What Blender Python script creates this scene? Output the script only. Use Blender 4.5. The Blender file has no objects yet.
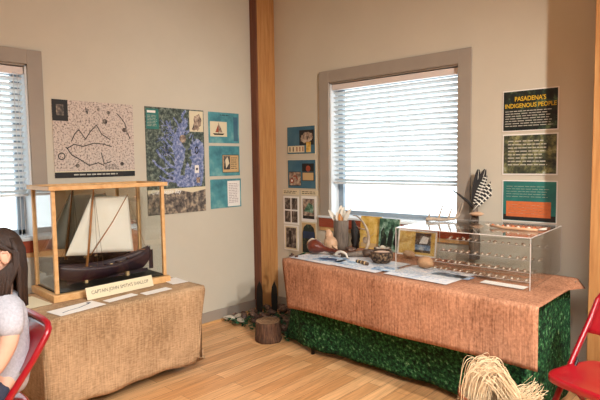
import bpy, math, random
from mathutils import Vector, Matrix, noise as mnoise
from math import pi, sin, cos, radians
SC = bpy.context.scene
COL = SC.collection
random.seed(11)

# ------------------------------------------------------------------ camera
cam = bpy.data.cameras.new('camera'); cam_o = bpy.data.objects.new('camera', cam); COL.objects.link(cam_o)
yaw, pitch, roll, F = -.7466, -.0728, -.0135, 521.2
fw = Vector((sin(yaw)*cos(pitch), cos(yaw)*cos(pitch), sin(pitch)))
r0 = Vector((cos(yaw), -sin(yaw), 0)); u0 = r0.cross(fw)
rt = cos(roll)*r0 + sin(roll)*u0; up = -sin(roll)*r0 + cos(roll)*u0
cam_o.matrix_world = Matrix(((rt.x, up.x, -fw.x, 3.906), (rt.y, up.y, -fw.y, -3.779), (rt.z, up.z, -fw.z, 1.5), (0, 0, 0, 1)))
cam.sensor_width = 36; cam.lens = 36*F/600; cam.clip_start = .05
SC.camera = cam_o

# ------------------------------------------------------------------ world, light, exposure
w = bpy.data.worlds.new('sky'); SC.world = w; w.use_nodes = True
bg = w.node_tree.nodes['Background']; bg.inputs[0].default_value = (.86, .95, 1, 1); bg.inputs[1].default_value = 3.0

def area(name, loc, target, size, power, color, sy=None, spread=None, portal=False):
    l = bpy.data.lights.new(name, 'AREA'); l.energy = power; l.color = color; l.size = size
    if sy: l.shape = 'RECTANGLE'; l.size_y = sy
    if spread: l.spread = spread
    if portal: l.cycles.is_portal = True
    o = bpy.data.objects.new(name, l); COL.objects.link(o); o.location = loc
    o.rotation_euler = (Vector(target)-Vector(loc)).to_track_quat('-Z', 'Y').to_euler(); return o
def spot(name, loc, target, power, color, size=80, blend=.6, radius=.05):
    l = bpy.data.lights.new(name, 'SPOT'); l.energy = power; l.color = color; l.spot_size = radians(size); l.spot_blend = blend; l.shadow_soft_size = radius
    o = bpy.data.objects.new(name, l); COL.objects.link(o); o.location = loc
    o.rotation_euler = (Vector(target)-Vector(loc)).to_track_quat('-Z', 'Y').to_euler(); return o
WARM = (1, .94, .85)
spot('track_and_fill_spot', (5.2, -2.1, 3.1), (1.6, -.85, .55), 400, WARM, 74, .85, .05)
spot('track_and_fill_spot', (6.6, -3.2, 3.1), (.2, -2.0, .75), 355, (1, .99, .96), 72, .95, .12)  # unseen fill spot, added to lift the left wall side
area('ceiling_fill', (3.9, -3.4, 3.22), (3.5, -3.1, 0), 2.4, 175, (1, .98, .94), None, radians(125))  # unseen fill light, added overhead to brighten floor and tabletops
area('window_portal', (1.43, .22, 1.6), (1.43, -1, 1.6), 1.3, 1, (1, 1, 1), 1.25, None, True)
area('window_portal', (-.22, -3.0, 1.6), (1, -3.0, 1.6), 1.3, 1, (1, 1, 1), 1.25, None, True)

SC.view_settings.view_transform = 'Standard'; SC.view_settings.look = 'None'
SC.view_settings.gamma = 1; SC.view_settings.use_curve_mapping = False; SC.view_settings.exposure = .35
SC.cycles.max_bounces = 10; SC.cycles.transparent_max_bounces = 24; SC.cycles.sample_clamp_indirect = 6
SC.cycles.caustics_reflective = False; SC.cycles.caustics_refractive = False

# ------------------------------------------------------------------ materials
def lin(c):
    if isinstance(c, str): c = [int(c[i:i+2], 16)/255 for i in (0, 2, 4)]
    return tuple((v/12.92 if v <= .04045 else ((v+.055)/1.055)**2.4) for v in c)+(1,)
MC = {}
def mat(name, col, rough=.6, metal=0, col2=None, scale=8, bump=0, bscale=None, spec=.5, stretch=(1, 1, 1), detail=4, ramp=None, kind='noise', coat=0, trans=0):
    if name in MC: return MC[name]
    m = bpy.data.materials.new(name); m.use_nodes = True; nt = m.node_tree; N = nt.nodes; L = nt.links
    b = N['Principled BSDF']; b.inputs['Roughness'].default_value = rough; b.inputs['Metallic'].default_value = metal
    b.inputs['Specular IOR Level'].default_value = spec; b.inputs['Coat Weight'].default_value = coat
    b.inputs['Base Color'].default_value = lin(col)
    tc = N.new('ShaderNodeTexCoord'); mp = N.new('ShaderNodeMapping'); mp.inputs['Scale'].default_value = stretch
    L.new(tc.outputs['Object'], mp.inputs['Vector'])
    if col2 or ramp:
        if kind == 'noise':
            t = N.new('ShaderNodeTexNoise'); t.inputs['Scale'].default_value = scale; t.inputs['Detail'].default_value = detail; t.inputs['Roughness'].default_value = .65
            fac = t.outputs['Fac']
        else:
            t = N.new('ShaderNodeTexVoronoi'); t.inputs['Scale'].default_value = scale; fac = t.outputs['Distance'] if kind == 'voronoi' else t.outputs['Color']
        L.new(mp.outputs[0], t.inputs['Vector'])
        r = N.new('ShaderNodeValToRGB'); e = r.color_ramp.elements
        stops = ramp or [(.35, col), (.65, col2)]
        e[0].position, e[0].color = stops[0][0], lin(stops[0][1]); e[1].position, e[1].color = stops[-1][0], lin(stops[-1][1])
        for p, c in stops[1:-1]:
            x = e.new(p); x.color = lin(c)
        L.new(fac, r.inputs[0]); L.new(r.outputs[0], b.inputs['Base Color'])
    if bump:
        t2 = N.new('ShaderNodeTexNoise'); t2.inputs['Scale'].default_value = bscale or scale; t2.inputs['Detail'].default_value = 6
        L.new(mp.outputs[0], t2.inputs['Vector'])
        bn = N.new('ShaderNodeBump'); bn.inputs['Strength'].default_value = bump; bn.inputs['Distance'].default_value = .01
        L.new(t2.outputs['Fac'], bn.inputs['Height']); L.new(bn.outputs[0], b.inputs['Normal'])
    if trans:
        out = N['Material Output']; tr = N.new('ShaderNodeBsdfTranslucent'); tr.inputs[0].default_value = lin(col); mx = N.new('ShaderNodeMixShader'); mx.inputs[0].default_value = trans
        L.new(b.outputs[0], mx.inputs[1]); L.new(tr.outputs[0], mx.inputs[2]); L.new(mx.outputs[0], out.inputs[0])
    MC[name] = m; return m
def clear(name, tint=(1, 1, 1), refl=1.0, ior=1.45):
    m = bpy.data.materials.new(name); m.use_nodes = True; N = m.node_tree.nodes; L = m.node_tree.links
    N.remove(N['Principled BSDF']); out = N['Material Output']
    tr = N.new('ShaderNodeBsdfTransparent'); tr.inputs[0].default_value = (*tint, 1)
    gl = N.new('ShaderNodeBsdfGlossy'); gl.inputs['Roughness'].default_value = .02
    lw_ = N.new('ShaderNodeLayerWeight'); lw_.inputs['Blend'].default_value = .5
    pw_ = N.new('ShaderNodeMath'); pw_.operation = 'POWER'; pw_.inputs[1].default_value = 4; L.new(lw_.outputs['Facing'], pw_.inputs[0])
    fr = N.new('ShaderNodeMath'); fr.operation = 'MULTIPLY_ADD'; fr.inputs[1].default_value = .9; fr.inputs[2].default_value = .03; L.new(pw_.outputs[0], fr.inputs[0])
    mu = N.new('ShaderNodeMath'); mu.operation = 'MULTIPLY'; mu.inputs[1].default_value = refl
    mx = N.new('ShaderNodeMixShader'); L.new(fr.outputs[0], mu.inputs[0]); L.new(mu.outputs[0], mx.inputs[0])
    L.new(tr.outputs[0], mx.inputs[1]); L.new(gl.outputs[0], mx.inputs[2]); L.new(mx.outputs[0], out.inputs[0])
    return m
def weave(name, c1, c2, sx, sz, rough=.9, bump=.5, hl=.2):
    """coarse cloth: two crossed thread waves in object space plus blotches"""
    m = bpy.data.materials.new(name); m.use_nodes = True; N = m.node_tree.nodes; L = m.node_tree.links
    b = N['Principled BSDF']; b.inputs['Roughness'].default_value = rough; b.inputs['Specular IOR Level'].default_value = .2
    tc = N.new('ShaderNodeTexCoord')
    fs = []
    for st, sc in (((1, 1, .06), sx), ((hl, hl, 1), sz)):
        mp = N.new('ShaderNodeMapping'); mp.inputs['Scale'].default_value = st; L.new(tc.outputs['Object'], mp.inputs[0])
        n = N.new('ShaderNodeTexNoise'); n.inputs['Scale'].default_value = sc; n.inputs['Detail'].default_value = 3; L.new(mp.outputs[0], n.inputs[0]); fs.append(n.outputs['Fac'])
    a = N.new('ShaderNodeMath'); a.operation = 'ADD'; L.new(fs[0], a.inputs[0]); L.new(fs[1], a.inputs[1])
    n3 = N.new('ShaderNodeTexNoise'); n3.inputs['Scale'].default_value = 3; L.new(tc.outputs['Object'], n3.inputs[0])
    a2 = N.new('ShaderNodeMath'); a2.operation = 'ADD'; L.new(a.outputs[0], a2.inputs[0]); L.new(n3.outputs['Fac'], a2.inputs[1])
    d = N.new('ShaderNodeMath'); d.operation = 'DIVIDE'; d.inputs[1].default_value = 3; L.new(a2.outputs[0], d.inputs[0])
    r = N.new('ShaderNodeValToRGB'); e = r.color_ramp.elements; e[0].position = .38; e[0].color = lin(c1); e[1].position = .62; e[1].color = lin(c2)
    L.new(d.outputs[0], r.inputs[0]); L.new(r.outputs[0], b.inputs['Base Color'])
    bn = N.new('ShaderNodeBump'); bn.inputs['Strength'].default_value = bump; bn.inputs['Distance'].default_value = .004
    L.new(a.outputs[0], bn.inputs['Height']); L.new(bn.outputs[0], b.inputs['Normal']); return m
def floor_mat():
    m = bpy.data.materials.new('oak_floorboards'); m.use_nodes = True; N = m.node_tree.nodes; L = m.node_tree.links
    b = N['Principled BSDF']; b.inputs['Roughness'].default_value = .38
    tc = N.new('ShaderNodeTexCoord'); mp = N.new('ShaderNodeMapping'); mp.inputs['Rotation'].default_value = (0, 0, pi/2); L.new(tc.outputs['Object'], mp.inputs[0])
    br = N.new('ShaderNodeTexBrick'); br.offset = .37; br.inputs['Scale'].default_value = 1
    br.inputs['Brick Width'].default_value = .95; br.inputs['Row Height'].default_value = .1; br.inputs['Mortar Size'].default_value = .0012
    br.inputs['Color1'].default_value = lin('e2b07e'); br.inputs['Color2'].default_value = lin('c28a58'); br.inputs['Mortar'].default_value = lin('5e3a22'); br.inputs['Bias'].default_value = -.1
    L.new(mp.outputs[0], br.inputs[0])
    mg = N.new('ShaderNodeMapping'); mg.inputs['Scale'].default_value = (14, .9, 1); L.new(tc.outputs['Object'], mg.inputs[0])
    n = N.new('ShaderNodeTexNoise'); n.inputs['Scale'].default_value = 4; n.inputs['Detail'].default_value = 6; n.inputs['Distortion'].default_value = .8; L.new(mg.outputs[0], n.inputs[0])
    r = N.new('ShaderNodeValToRGB'); e = r.color_ramp.elements; e[0].position = .3; e[0].color = (.62, .60, .56, 1); e[1].position = .68; e[1].color = (1.12, 1.1, 1.06, 1); L.new(n.outputs['Fac'], r.inputs[0])
    mx = N.new('ShaderNodeMixRGB'); mx.blend_type = 'MULTIPLY'; mx.inputs[0].default_value = .8; L.new(br.outputs['Color'], mx.inputs[1]); L.new(r.outputs[0], mx.inputs[2])
    L.new(mx.outputs[0], b.inputs['Base Color']); return m

M = dict(
    wall=mat('beige_wall_paint', 'cdc5b4', .75, col2='cac2b1', scale=3, bump=.06, bscale=180, spec=.3),
    ceil=mat('ceiling_paint', 'd8cfc0', .9),
    taupe=mat('taupe_trim_paint', 'a1968a', .55, col2='9c9185', scale=4, spec=.4),
    white=mat('white_frame_paint', 'dfe2e4', .4),
    greyf=mat('grey_window_sash', '8d9aa6', .4),
    slat=mat('white_blind_slat', 'eef1f2', .5, trans=.35),
    headr=mat('blind_head_rail', 'e4d8d2', .5),
    apron=mat('red_orange_wood', 'a4492c', .45, col2='8a3820', scale=5, stretch=(1, 1, 12)),
    fir=mat('fir_post_wood', 'b27c48', .6, ramp=[(.25, '9c6538'), (.5, 'b9844e'), (.75, 'c7975f')], scale=6, stretch=(9, 9, .5), bump=.15, bscale=10),
    firdark=mat('darker_fir', '6e3f2a', .6, ramp=[(.3, '5a3022'), (.7, '7c4a30')], scale=6, stretch=(9, 9, .5), bump=.15),
    oakc=mat('case_oak', 'd9aa72', .5, ramp=[(.3, 'cc9960'), (.7, 'e0b680')], scale=8, stretch=(3, 3, 3)),
    black=mat('black_satin', '14120f', .5), glass=clear('clear_glass', (.97, .985, .98), .9), acr=clear('clear_acrylic', (.985, .985, .98), 1.0, 1.49),
    acre=mat('acrylic_edge', 'cfc8c2', .2), sail=mat('sailcloth', 'f8f4ea', .85, col2='efe8da', scale=5, trans=.15),
    hull=mat('dark_hull_wood', '33202a', .5, col2='281820', scale=7, stretch=(1, 1, 14), coat=.1),
    spar=mat('spar_wood', 'a9713f', .5), rope=mat('rigging_rope', '6a5238', .9),
    paper=mat('white_paper', 'ece8e2', .7), ink=mat('black_ink', '1c1a1a', .6), inkb=mat('navy_ink', '27395c', .6), tan=mat('tan_print', 'c9a878', .6), cream=mat('cream_print', 'ddd0b0', .6),
    red=mat('red_chair_enamel', '960d1b', .28, coat=.4), rub=mat('black_rubber', '161416', .7), steel=mat('steel', '8a8a8a', .35, 1),
    skin=mat('skin', 'dfb39c', .5, col2='d6a68e', scale=5), hair=mat('dark_brown_hair', '241813', .5, col2='3f2b21', scale=30, stretch=(6, 6, .4), bump=.5, bscale=60),
    shirt=mat('heather_grey_jersey', 'a9a9b2', .9, col2='bdbcc4', scale=90, bump=.3, bscale=14), jeans=mat('navy_trousers', '2a2c3a', .85, col2='34364a', scale=40), maroon=mat('maroon_fabric', '6b1f3a', .8),
    moss=mat('moss_print_fabric', '1c4a28', .9, ramp=[(.37, '08140f'), (.49, '173e27'), (.59, '2e6a3b'), (.71, '96bb94')], scale=44, detail=8, bump=.5, bscale=75, spec=.2),
    oyster=mat('oyster_shell', 'd9cfbf', .5, col2='a89a88', scale=30), shell=mat('weathered_shell', '7d6355', .6, ramp=[(.3, '3a2a26'), (.55, '74594c'), (.75, 'b59c8a')], scale=35, bump=.6, bscale=40),
    cone=mat('dark_cone', '3a2821', .8, ramp=[(.3, '1f1512'), (.7, '6b4a3c')], scale=50, bump=.8, bscale=50),
    leaf=mat('ivy_leaf', '1f5a34', .5, col2='123a22', scale=12), bark=mat('bark', '4e3527', .9, ramp=[(.3, '2c1d16'), (.6, '6b4a35'), (.8, '86634a')], scale=14, stretch=(5, 5, .7), bump=1, bscale=16),
    cut=mat('cut_wood', '9a7654', .8, ramp=[(.3, '7c5a3e'), (.7, 'ab8763')], scale=14), raffia=mat('raffia', 'ddc7a2', .7, col2='bb9870', scale=25),
    basket=mat('terracotta_basket', '94522f', .8, col2='6e3820', scale=60, stretch=(1, 1, 3), bump=.6, bscale=50),
    antler=mat('antler_bone', 'b5a28c', .5, col2='8c7762', scale=18), gourd=mat('gourd_red', '713120', .35, col2='4c1e14', scale=9, coat=.3), tang=mat('gourd_tan', 'cfa888', .5, col2='c39a78', scale=9),
    bone=mat('pale_bone', 'ddd2c4', .5), darkw=mat('dark_carved_wood', '3f2c22', .6, col2='57402f', scale=20), greyw=mat('grey_weathered_wood', '6e6259', .8, ramp=[(.3, '50463f'), (.7, '85776a')], scale=16, stretch=(4, 4, .6), bump=.6, bscale=30),
    stone=mat('tan_stone', 'bf9670', .7, col2='a97f5b', scale=12, bump=.2), feath=mat('white_feather', 'e2dccf', .8), fdark=mat('black_feather', '1d1816', .7), forange=mat('orange_feather', 'd08a45', .8),
    yel=mat('yellow_print', 'd9b04c', .6, ramp=[(.35, 'b8862c'), (.5, 'dcb55a'), (.7, 'ecd08c')], scale=14), scene=mat('forest_print', '3d5a4a', .6, ramp=[(.35, '16302a'), (.5, '4a7258'), (.68, 'a9c4b4')], scale=22),
    coil=mat('coiled_basket_pattern', '4a3426', .8, ramp=[(.42, '241a15'), (.52, '5a4636'), (.62, '94795a')], scale=55, kind='noise', bump=.5),
    arrow=mat('flint', '8f8378', .5, ramp=[(.3, '5c4a40'), (.5, '85684f'), (.66, 'd8c8b8')], scale=38), tile=mat('cork_board', 'b99c7c', .85, col2='ad8f6f', scale=60),
)
M['floor'] = floor_mat()
M['burlap'] = weave('natural_burlap', '8a6e50', 'c6a581', 150, 150)
M['brownc'] = weave('rust_brown_cloth', '7c513a', 'c69070', 120, 60, .8, .5, 1.2)
# mirror
m = bpy.data.materials.new('mirror'); m.use_nodes = True; b = m.node_tree.nodes['Principled BSDF']; b.inputs['Metallic'].default_value = 1; b.inputs['Roughness'].default_value = .015; b.inputs['Base Color'].default_value = (.80, .82, .80, 1); M['mirror'] = m
# printed surfaces
M['oldmap'] = mat('antique_map_print', 'cdbcae', .65, ramp=[(.36, '5f534e'), (.45, 'b5a59b'), (.53, 'd0c1b5'), (.8, 'd8c3ba')], scale=75, detail=9)
M['baygreen'] = mat('bay_land_print', '3c4e40', .5, ramp=[(.35, '222b2b'), (.50, '465249'), (.66, '8a9484')], scale=34, detail=8)
M['bayblue'] = mat('bay_water_print', '6d84bd', .5, ramp=[(.36, '3c4c70'), (.5, '7482b0'), (.64, 'b3b8d2')], scale=34, detail=8)
M['rocks'] = mat('shoreline_photo_print', '6a6058', .5, ramp=[(.34, '221f20'), (.5, '6d6259'), (.66, 'c0ad92')], scale=22, detail=7)
M['teal'] = mat('teal_print', '3f8590', .45, ramp=[(.3, '35707e'), (.5, '4d929a'), (.75, '8ab8b6')], scale=6, detail=3)
M['teal2'] = mat('deep_teal_print', '335f78', .5, col2='456f80', scale=6)
M['green'] = mat('green_teal_print', '1f6460', .5, col2='2c7a70', scale=9)
M['orange'] = mat('orange_print', 'd9743f', .6, col2='c9683a', scale=40)
M['leafdark'] = mat('dark_foliage_print', '18201c', .45, ramp=[(.38, '0c0f14'), (.55, '1f2c26'), (.72, '6c8460')], scale=13, detail=6)
M['forest2'] = mat('mossy_forest_print', '3b4436', .45, ramp=[(.35, '141a22'), (.5, '4a4f3a'), (.62, '8c8a5c'), (.75, 'b8c8c8')], scale=16, detail=8)
M['yeltext'] = mat('yellow_lettering', 'd9b22c', .5); M['whtext'] = mat('pale_lettering', 'c2bfb2', .5); M['pinkp'] = mat('pink_grey_print', 'c7b5b3', .6, col2='9d8f95', scale=80, stretch=(1, 1, 3))
M['photo1'] = mat('dark_photo_print', '4a4440', .5, ramp=[(.36, '1a1a20'), (.5, '54473f'), (.66, 'a3988c')], scale=18, detail=5)
M['photo2'] = mat('hide_photo_print', '8f7b6a', .5, ramp=[(.36, '3a2c2c'), (.5, '9a8270'), (.66, 'd3c0a8')], scale=20)
M['palebl'] = mat('pale_print', 'd2cfd2', .6, ramp=[(.36, 'b3bcc8'), (.46, 'cdccd0'), (.6, 'dbd6d4')], scale=12)
M['bluepaper'] = mat('blue_leaflet_print', '8fa6bd', .5, ramp=[(.36, '3e5f86'), (.48, '8aa4bf'), (.6, 'd9dcdc')], scale=18)

# ------------------------------------------------------------------ mesh builder
class MB:
    def __init__(s): s.v = []; s.f = []; s.m = []; s.mats = []; s.sm = []
    def mi(s, m):
        if m not in s.mats: s.mats.append(m)
        return s.mats.index(m)
    def add(s, vs, fs, m, smooth=False):
        o = len(s.v); k = s.mi(m); s.v += [Vector(p) for p in vs]
        for f in fs: s.f.append([i+o for i in f]); s.m.append(k); s.sm.append(smooth)
        return s
    def box(s, a, b, m, T=None):
        x0, y0, z0 = a; x1, y1, z1 = b
        vs = [Vector(p) for p in ((x0, y0, z0), (x1, y0, z0), (x1, y1, z0), (x0, y1, z0), (x0, y0, z1), (x1, y0, z1), (x1, y1, z1), (x0, y1, z1))]
        if T: vs = [T @ p for p in vs]
        return s.add(vs, [(0, 3, 2, 1), (4, 5, 6, 7), (0, 1, 5, 4), (1, 2, 6, 5), (2, 3, 7, 6), (3, 0, 4, 7)], m)
    def bar(s, p0, p1, w, h, m):
        p0, p1 = Vector(p0), Vector(p1); d = p1-p0; q = d.to_track_quat('Z', 'Y').to_matrix().to_4x4(); T = Matrix.Translation(p0) @ q
        return s.box((-w/2, -h/2, 0), (w/2, h/2, d.length), m, T)
    def tube(s, pts, r, m, n=8, closed=False, cap=True, flat=1.0, smooth=True):
        pts = [Vector(p) for p in pts]; K = len(pts); rr = r if isinstance(r, (list, tuple)) else [r]*K
        vs = []; fs = []; prev = None
        for i, p in enumerate(pts):
            a = pts[(i-1) % K] if (closed or i) else pts[0]; b_ = pts[(i+1) % K] if (closed or i < K-1) else pts[-1]
            t = (b_-a).normalized()
            if prev is None:
                ref = Vector((0, 0, 1)) if abs(t.z) < .9 else Vector((1, 0, 0)); nrm = (ref-t*ref.dot(t)).normalized()
            else:
                nrm = prev-t*prev.dot(t); nrm = nrm.normalized() if nrm.length > 1e-6 else prev
            prev = nrm; bi = t.cross(nrm)
            for j in range(n):
                an = 2*pi*j/n; vs.append(p+(nrm*cos(an)*flat+bi*sin(an))*rr[i])
        for i in range(K if closed else K-1):
            for j in range(n):
                a = i*n+j; b_ = i*n+(j+1) % n; c = ((i+1) % K)*n+(j+1) % n; d = ((i+1) % K)*n+j; fs.append((a, b_, c, d))
        if cap and not closed: fs.append(tuple(range(n-1, -1, -1))); fs.append(tuple((K-1)*n+j for j in range(n)))
        return s.add(vs, fs, m, smooth)
    def lathe(s, prof, m, c=(0, 0, 0), n=24, T=None, wob=0, capm=None):
        vs = []; fs = []; c = Vector(c)
        for i, (r, z) in enumerate(prof):
            for j in range(n):
                a = 2*pi*j/n; k = 1+wob*sin(a*5+1)+wob*.6*sin(a*9+2*i*.2) if wob else 1
                p = Vector((r*k*cos(a), r*k*sin(a), z)); p = (T @ p) if T else p+c; vs.append(p)
        for i in range(len(prof)-1):
            for j in range(n): fs.append((i*n+j, i*n+(j+1) % n, (i+1)*n+(j+1) % n, (i+1)*n+j))
        s.add(vs, fs, m, True)
        o = len(s.v)-len(vs)
        if prof[0][0] > 1e-4: s.f.append([o+j for j in range(n-1, -1, -1)]); s.m.append(s.mi(m)); s.sm.append(False)
        if prof[-1][0] > 1e-4: s.f.append([o+(len(prof)-1)*n+j for j in range(n)]); s.m.append(s.mi(capm or m)); s.sm.append(False)
        return s
    def ell(s, c, r, m, T=None, n=16, k=10, jit=0, fn=None):
        vs = []; fs = []; c = Vector(c)
        for i in range(k+1):
            th = pi*i/k
            for j in range(n):
                a = 2*pi*j/n; p = Vector((sin(th)*cos(a), sin(th)*sin(a), cos(th)))
                if fn: p = fn(p)
                if jit: p = p*(1+jit*mnoise.noise(p*2.3+c*7))
                p = Vector((p.x*r[0], p.y*r[1], p.z*r[2])); vs.append((T @ p if T else p)+c)
        for i in range(k):
            for j in range(n): fs.append((i*n+j, (i+1)*n+j, (i+1)*n+(j+1) % n, i*n+(j+1) % n))
        return s.add(vs, fs, m, True)
    def grid(s, fn, nu, nv, m, smooth=True):
        vs = [fn(i/nu, j/nv) for i in range(nu+1) for j in range(nv+1)]
        fs = [(i*(nv+1)+j, (i+1)*(nv+1)+j, (i+1)*(nv+1)+j+1, i*(nv+1)+j+1) for i in range(nu) for j in range(nv)]
        return s.add(vs, fs, m, smooth)
    def mesh(s, me, T, m, smooth=False):
        return s.add([T @ v.co for v in me.vertices], [tuple(p.vertices) for p in me.polygons], m, smooth)
    def build(s, name, parent=None, origin=None, solid=0, sub=0, bevel=0, world=False):
        me = bpy.data.meshes.new(name)
        if world and parent is not None:
            Ti = W(parent).inverted(); s.v = [Ti @ p for p in s.v]
        o = bpy.data.objects.new(name, me); COL.objects.link(o)
        if parent is None:
            if origin is None:
                xs = [p.x for p in s.v]; ys = [p.y for p in s.v]; zs = [p.z for p in s.v]
                origin = Vector(((min(xs)+max(xs))/2, (min(ys)+max(ys))/2, min(zs)))
            o.location = origin; s.v = [p-Vector(origin) for p in s.v]
        else: o.parent = parent
        me.from_pydata([tuple(p) for p in s.v], [], s.f)
        for m_ in s.mats: me.materials.append(m_)
        for p, k, q in zip(me.polygons, s.m, s.sm): p.material_index = k; p.use_smooth = q
        me.update()
        if solid: md = o.modifiers.new('solid', 'SOLIDIFY'); md.thickness = solid; md.offset = 0
        if bevel: md = o.modifiers.new('bevel', 'BEVEL'); md.width = bevel; md.segments = 2; md.limit_method = 'ANGLE'
        if sub: md = o.modifiers.new('sub', 'SUBSURF'); md.levels = sub; md.render_levels = sub
        return o
def W(o):
    T = Matrix.Translation(o.location) @ o.rotation_euler.to_matrix().to_4x4()
    return W(o.parent) @ T if o.parent else T
def thing(name, label, cat, loc=(0, 0, 0), rz=0, group=None):
    o = bpy.data.objects.new(name, None); COL.objects.link(o); o.location = loc; o.rotation_euler = (0, 0, rz); o.empty_display_size = .05
    return tag(o, label, cat, group)
def tag(o, label, cat, group=None, kind=None):
    o['label'] = label; o['category'] = cat
    if group: o['group'] = group
    if kind: o['kind'] = kind
    return o
def struct(o): o['kind'] = 'structure'; return o
def copy_tree(o, parent=None):
    c = o.copy(); COL.objects.link(c)
    if parent is not None: c.parent = parent
    for ch in [q for q in bpy.data.objects if q.parent == o]: copy_tree(ch, c)
    return c
def text_me(txt, size, shear=0, align='CENTER', bold=0):
    cu = bpy.data.curves.new('lettering', 'FONT'); cu.body = txt; cu.size = size; cu.align_x = align; cu.align_y = 'CENTER'; cu.offset = bold; cu.shear = shear
    cu.resolution_u = 3
    o = bpy.data.objects.new('lettering', cu); COL.objects.link(o); bpy.context.view_layer.update()
    me = bpy.data.meshes.new_from_object(o); bpy.data.objects.remove(o); bpy.data.curves.remove(cu); return me

# flat printed thing on a plane: origin O, u right, v up, n out; d = stacking height
class Board(MB):
    def __init__(s, O, u, v, w, h, base, th=.004, edge=None, rim=0):
        super().__init__(); s.O = Vector(O); s.u = Vector(u).normalized(); s.vv = Vector(v).normalized(); s.n = s.u.cross(s.vv); s.w = w; s.h = h; s.th = th; s.k = 0
        T = Matrix((( s.u.x, s.vv.x, s.n.x, s.O.x), (s.u.y, s.vv.y, s.n.y, s.O.y), (s.u.z, s.vv.z, s.n.z, s.O.z), (0, 0, 0, 1))); s.T = T
        s.box((0, 0, 0), (w, h, th), edge or base, T)
        s.rect(rim, rim, w-rim, h-rim, base)
    def P(s, x, y): return s.T @ Vector((x, y, s.th+.0004+s.k*.00012))
    def rect(s, x0, y0, x1, y1, m): return s.poly([(x0, y0), (x1, y0), (x1, y1), (x0, y1)], m)
    def poly(s, pts, m):
        s.k += 1; s.add([s.P(*p) for p in pts], [tuple(range(len(pts)))], m); return s
    def line(s, pts, wd, m):
        s.k += 1
        for (x0, y0), (x1, y1) in zip(pts, pts[1:]):
            d = Vector((x1-x0, y1-y0)); L = d.length or 1e-6; nx, ny = -d.y/L*wd/2, d.x/L*wd/2
            s.add([s.P(x0+nx, y0+ny), s.P(x0-nx, y0-ny), s.P(x1-nx, y1-ny), s.P(x1+nx, y1+ny)], [(0, 1, 2, 3)], m)
        return s
    def disc(s, x, y, r, m, ry=None, n=14): return s.poly([(x+r*cos(2*pi*i/n), y+(ry or r)*sin(2*pi*i/n)) for i in range(n)], m)
    def text(s, x, y, txt, size, m, width=None, bold=0, shear=0):
        me = text_me(txt, size, shear, bold=bold); s.k += 1
        kx = 1
        if width:
            xs = [v.co.x for v in me.vertices]; kx = width/(max(xs)-min(xs))
        s.mesh(me, s.T @ Matrix.Translation((x, y, s.th+.0004+s.k*.00012)) @ Matrix.Diagonal((kx, 1, 1, 1)), m); return s
    def lines(s, x0, x1, y1, y0, n, m, frac=.5, rag=.15):
        dy = (y1-y0)/n
        for i in range(n):
            y = y1-dy*(i+.5); x = x0; xe = x1-random.random()*rag*(x1-x0)
            while x < xe:
                L = min(xe-x, random.uniform(.02, .055)*max(1, (x1-x0)*3)); s.rect(x, y-dy*frac/2, x+L*.82, y+dy*frac/2, m); s.k -= 1; x += L
        return s

# ------------------------------------------------------------------ room shell
HZ = 3.3; XR = 7.5; YB = -8.0; TH = .16
def wall_with_hole(name, axis, a0, a1, h0, h1, z0, z1, outside):
    """axis 'x': wall on y=0 running in x (outside +y); axis 'y': wall on x=0 running in y (outside -x)"""
    b = MB()
    for p0, p1, q0, q1 in ((a0, h0, 0, HZ), (h1, a1, 0, HZ), (h0, h1, 0, z0), (h0, h1, z1, HZ)):
        if axis == 'x': b.box((p0, 0, q0), (p1, TH, q1), M['wall'])
        else: b.box((-TH, p0, q0), (0, p1, q1), M['wall'])
    return struct(b.build(name))
wall_with_hole('wall_right', 'x', -TH, XR, .80, 2.075, .99, 2.225, 1)
wall_with_hole('wall_left', 'y', YB, 0, -3.64, -2.355, .99, 2.205, 1)
struct(MB().box((-TH, YB-TH, 0), (XR+TH, YB, HZ), M['wall']).build('wall_back'))
struct(MB().box((XR, YB, 0), (XR+TH, TH, HZ), M['wall']).build('wall_side'))
struct(MB().box((-TH, YB-TH, -.1), (XR+TH, TH, 0), M['floor']).build('floor', origin=(0, 0, 0)))
struct(MB().box((-TH, YB-TH, HZ), (XR+TH, TH, HZ+.1), M['ceil']).build('ceiling'))
struct(MB().box((.0, YB, 0), (.014, -.24, .108), M['taupe']).box((0, YB, 0), (.03, -.24, .016), M['oakc']).build('baseboard_left'))
struct(MB().box((.08, -.014, 0), (3.06, 0, .108), M['taupe']).build('baseboard_right'))
# corner post and post at the right edge
b = MB(); b.box((.0, -.235, 0), (.086, .0, HZ), M['fir']); b.box((.0, -.257, 0), (.088, -.235, HZ), M['firdark']); struct(b.build('trim_1', bevel=.004))  # board on the left face has a darker fir colour than the rest
b = MB(); b.box((3.07, -.31, 0), (3.28, .0, HZ), M['fir']); struct(b.build('trim_2', bevel=.004))

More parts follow.
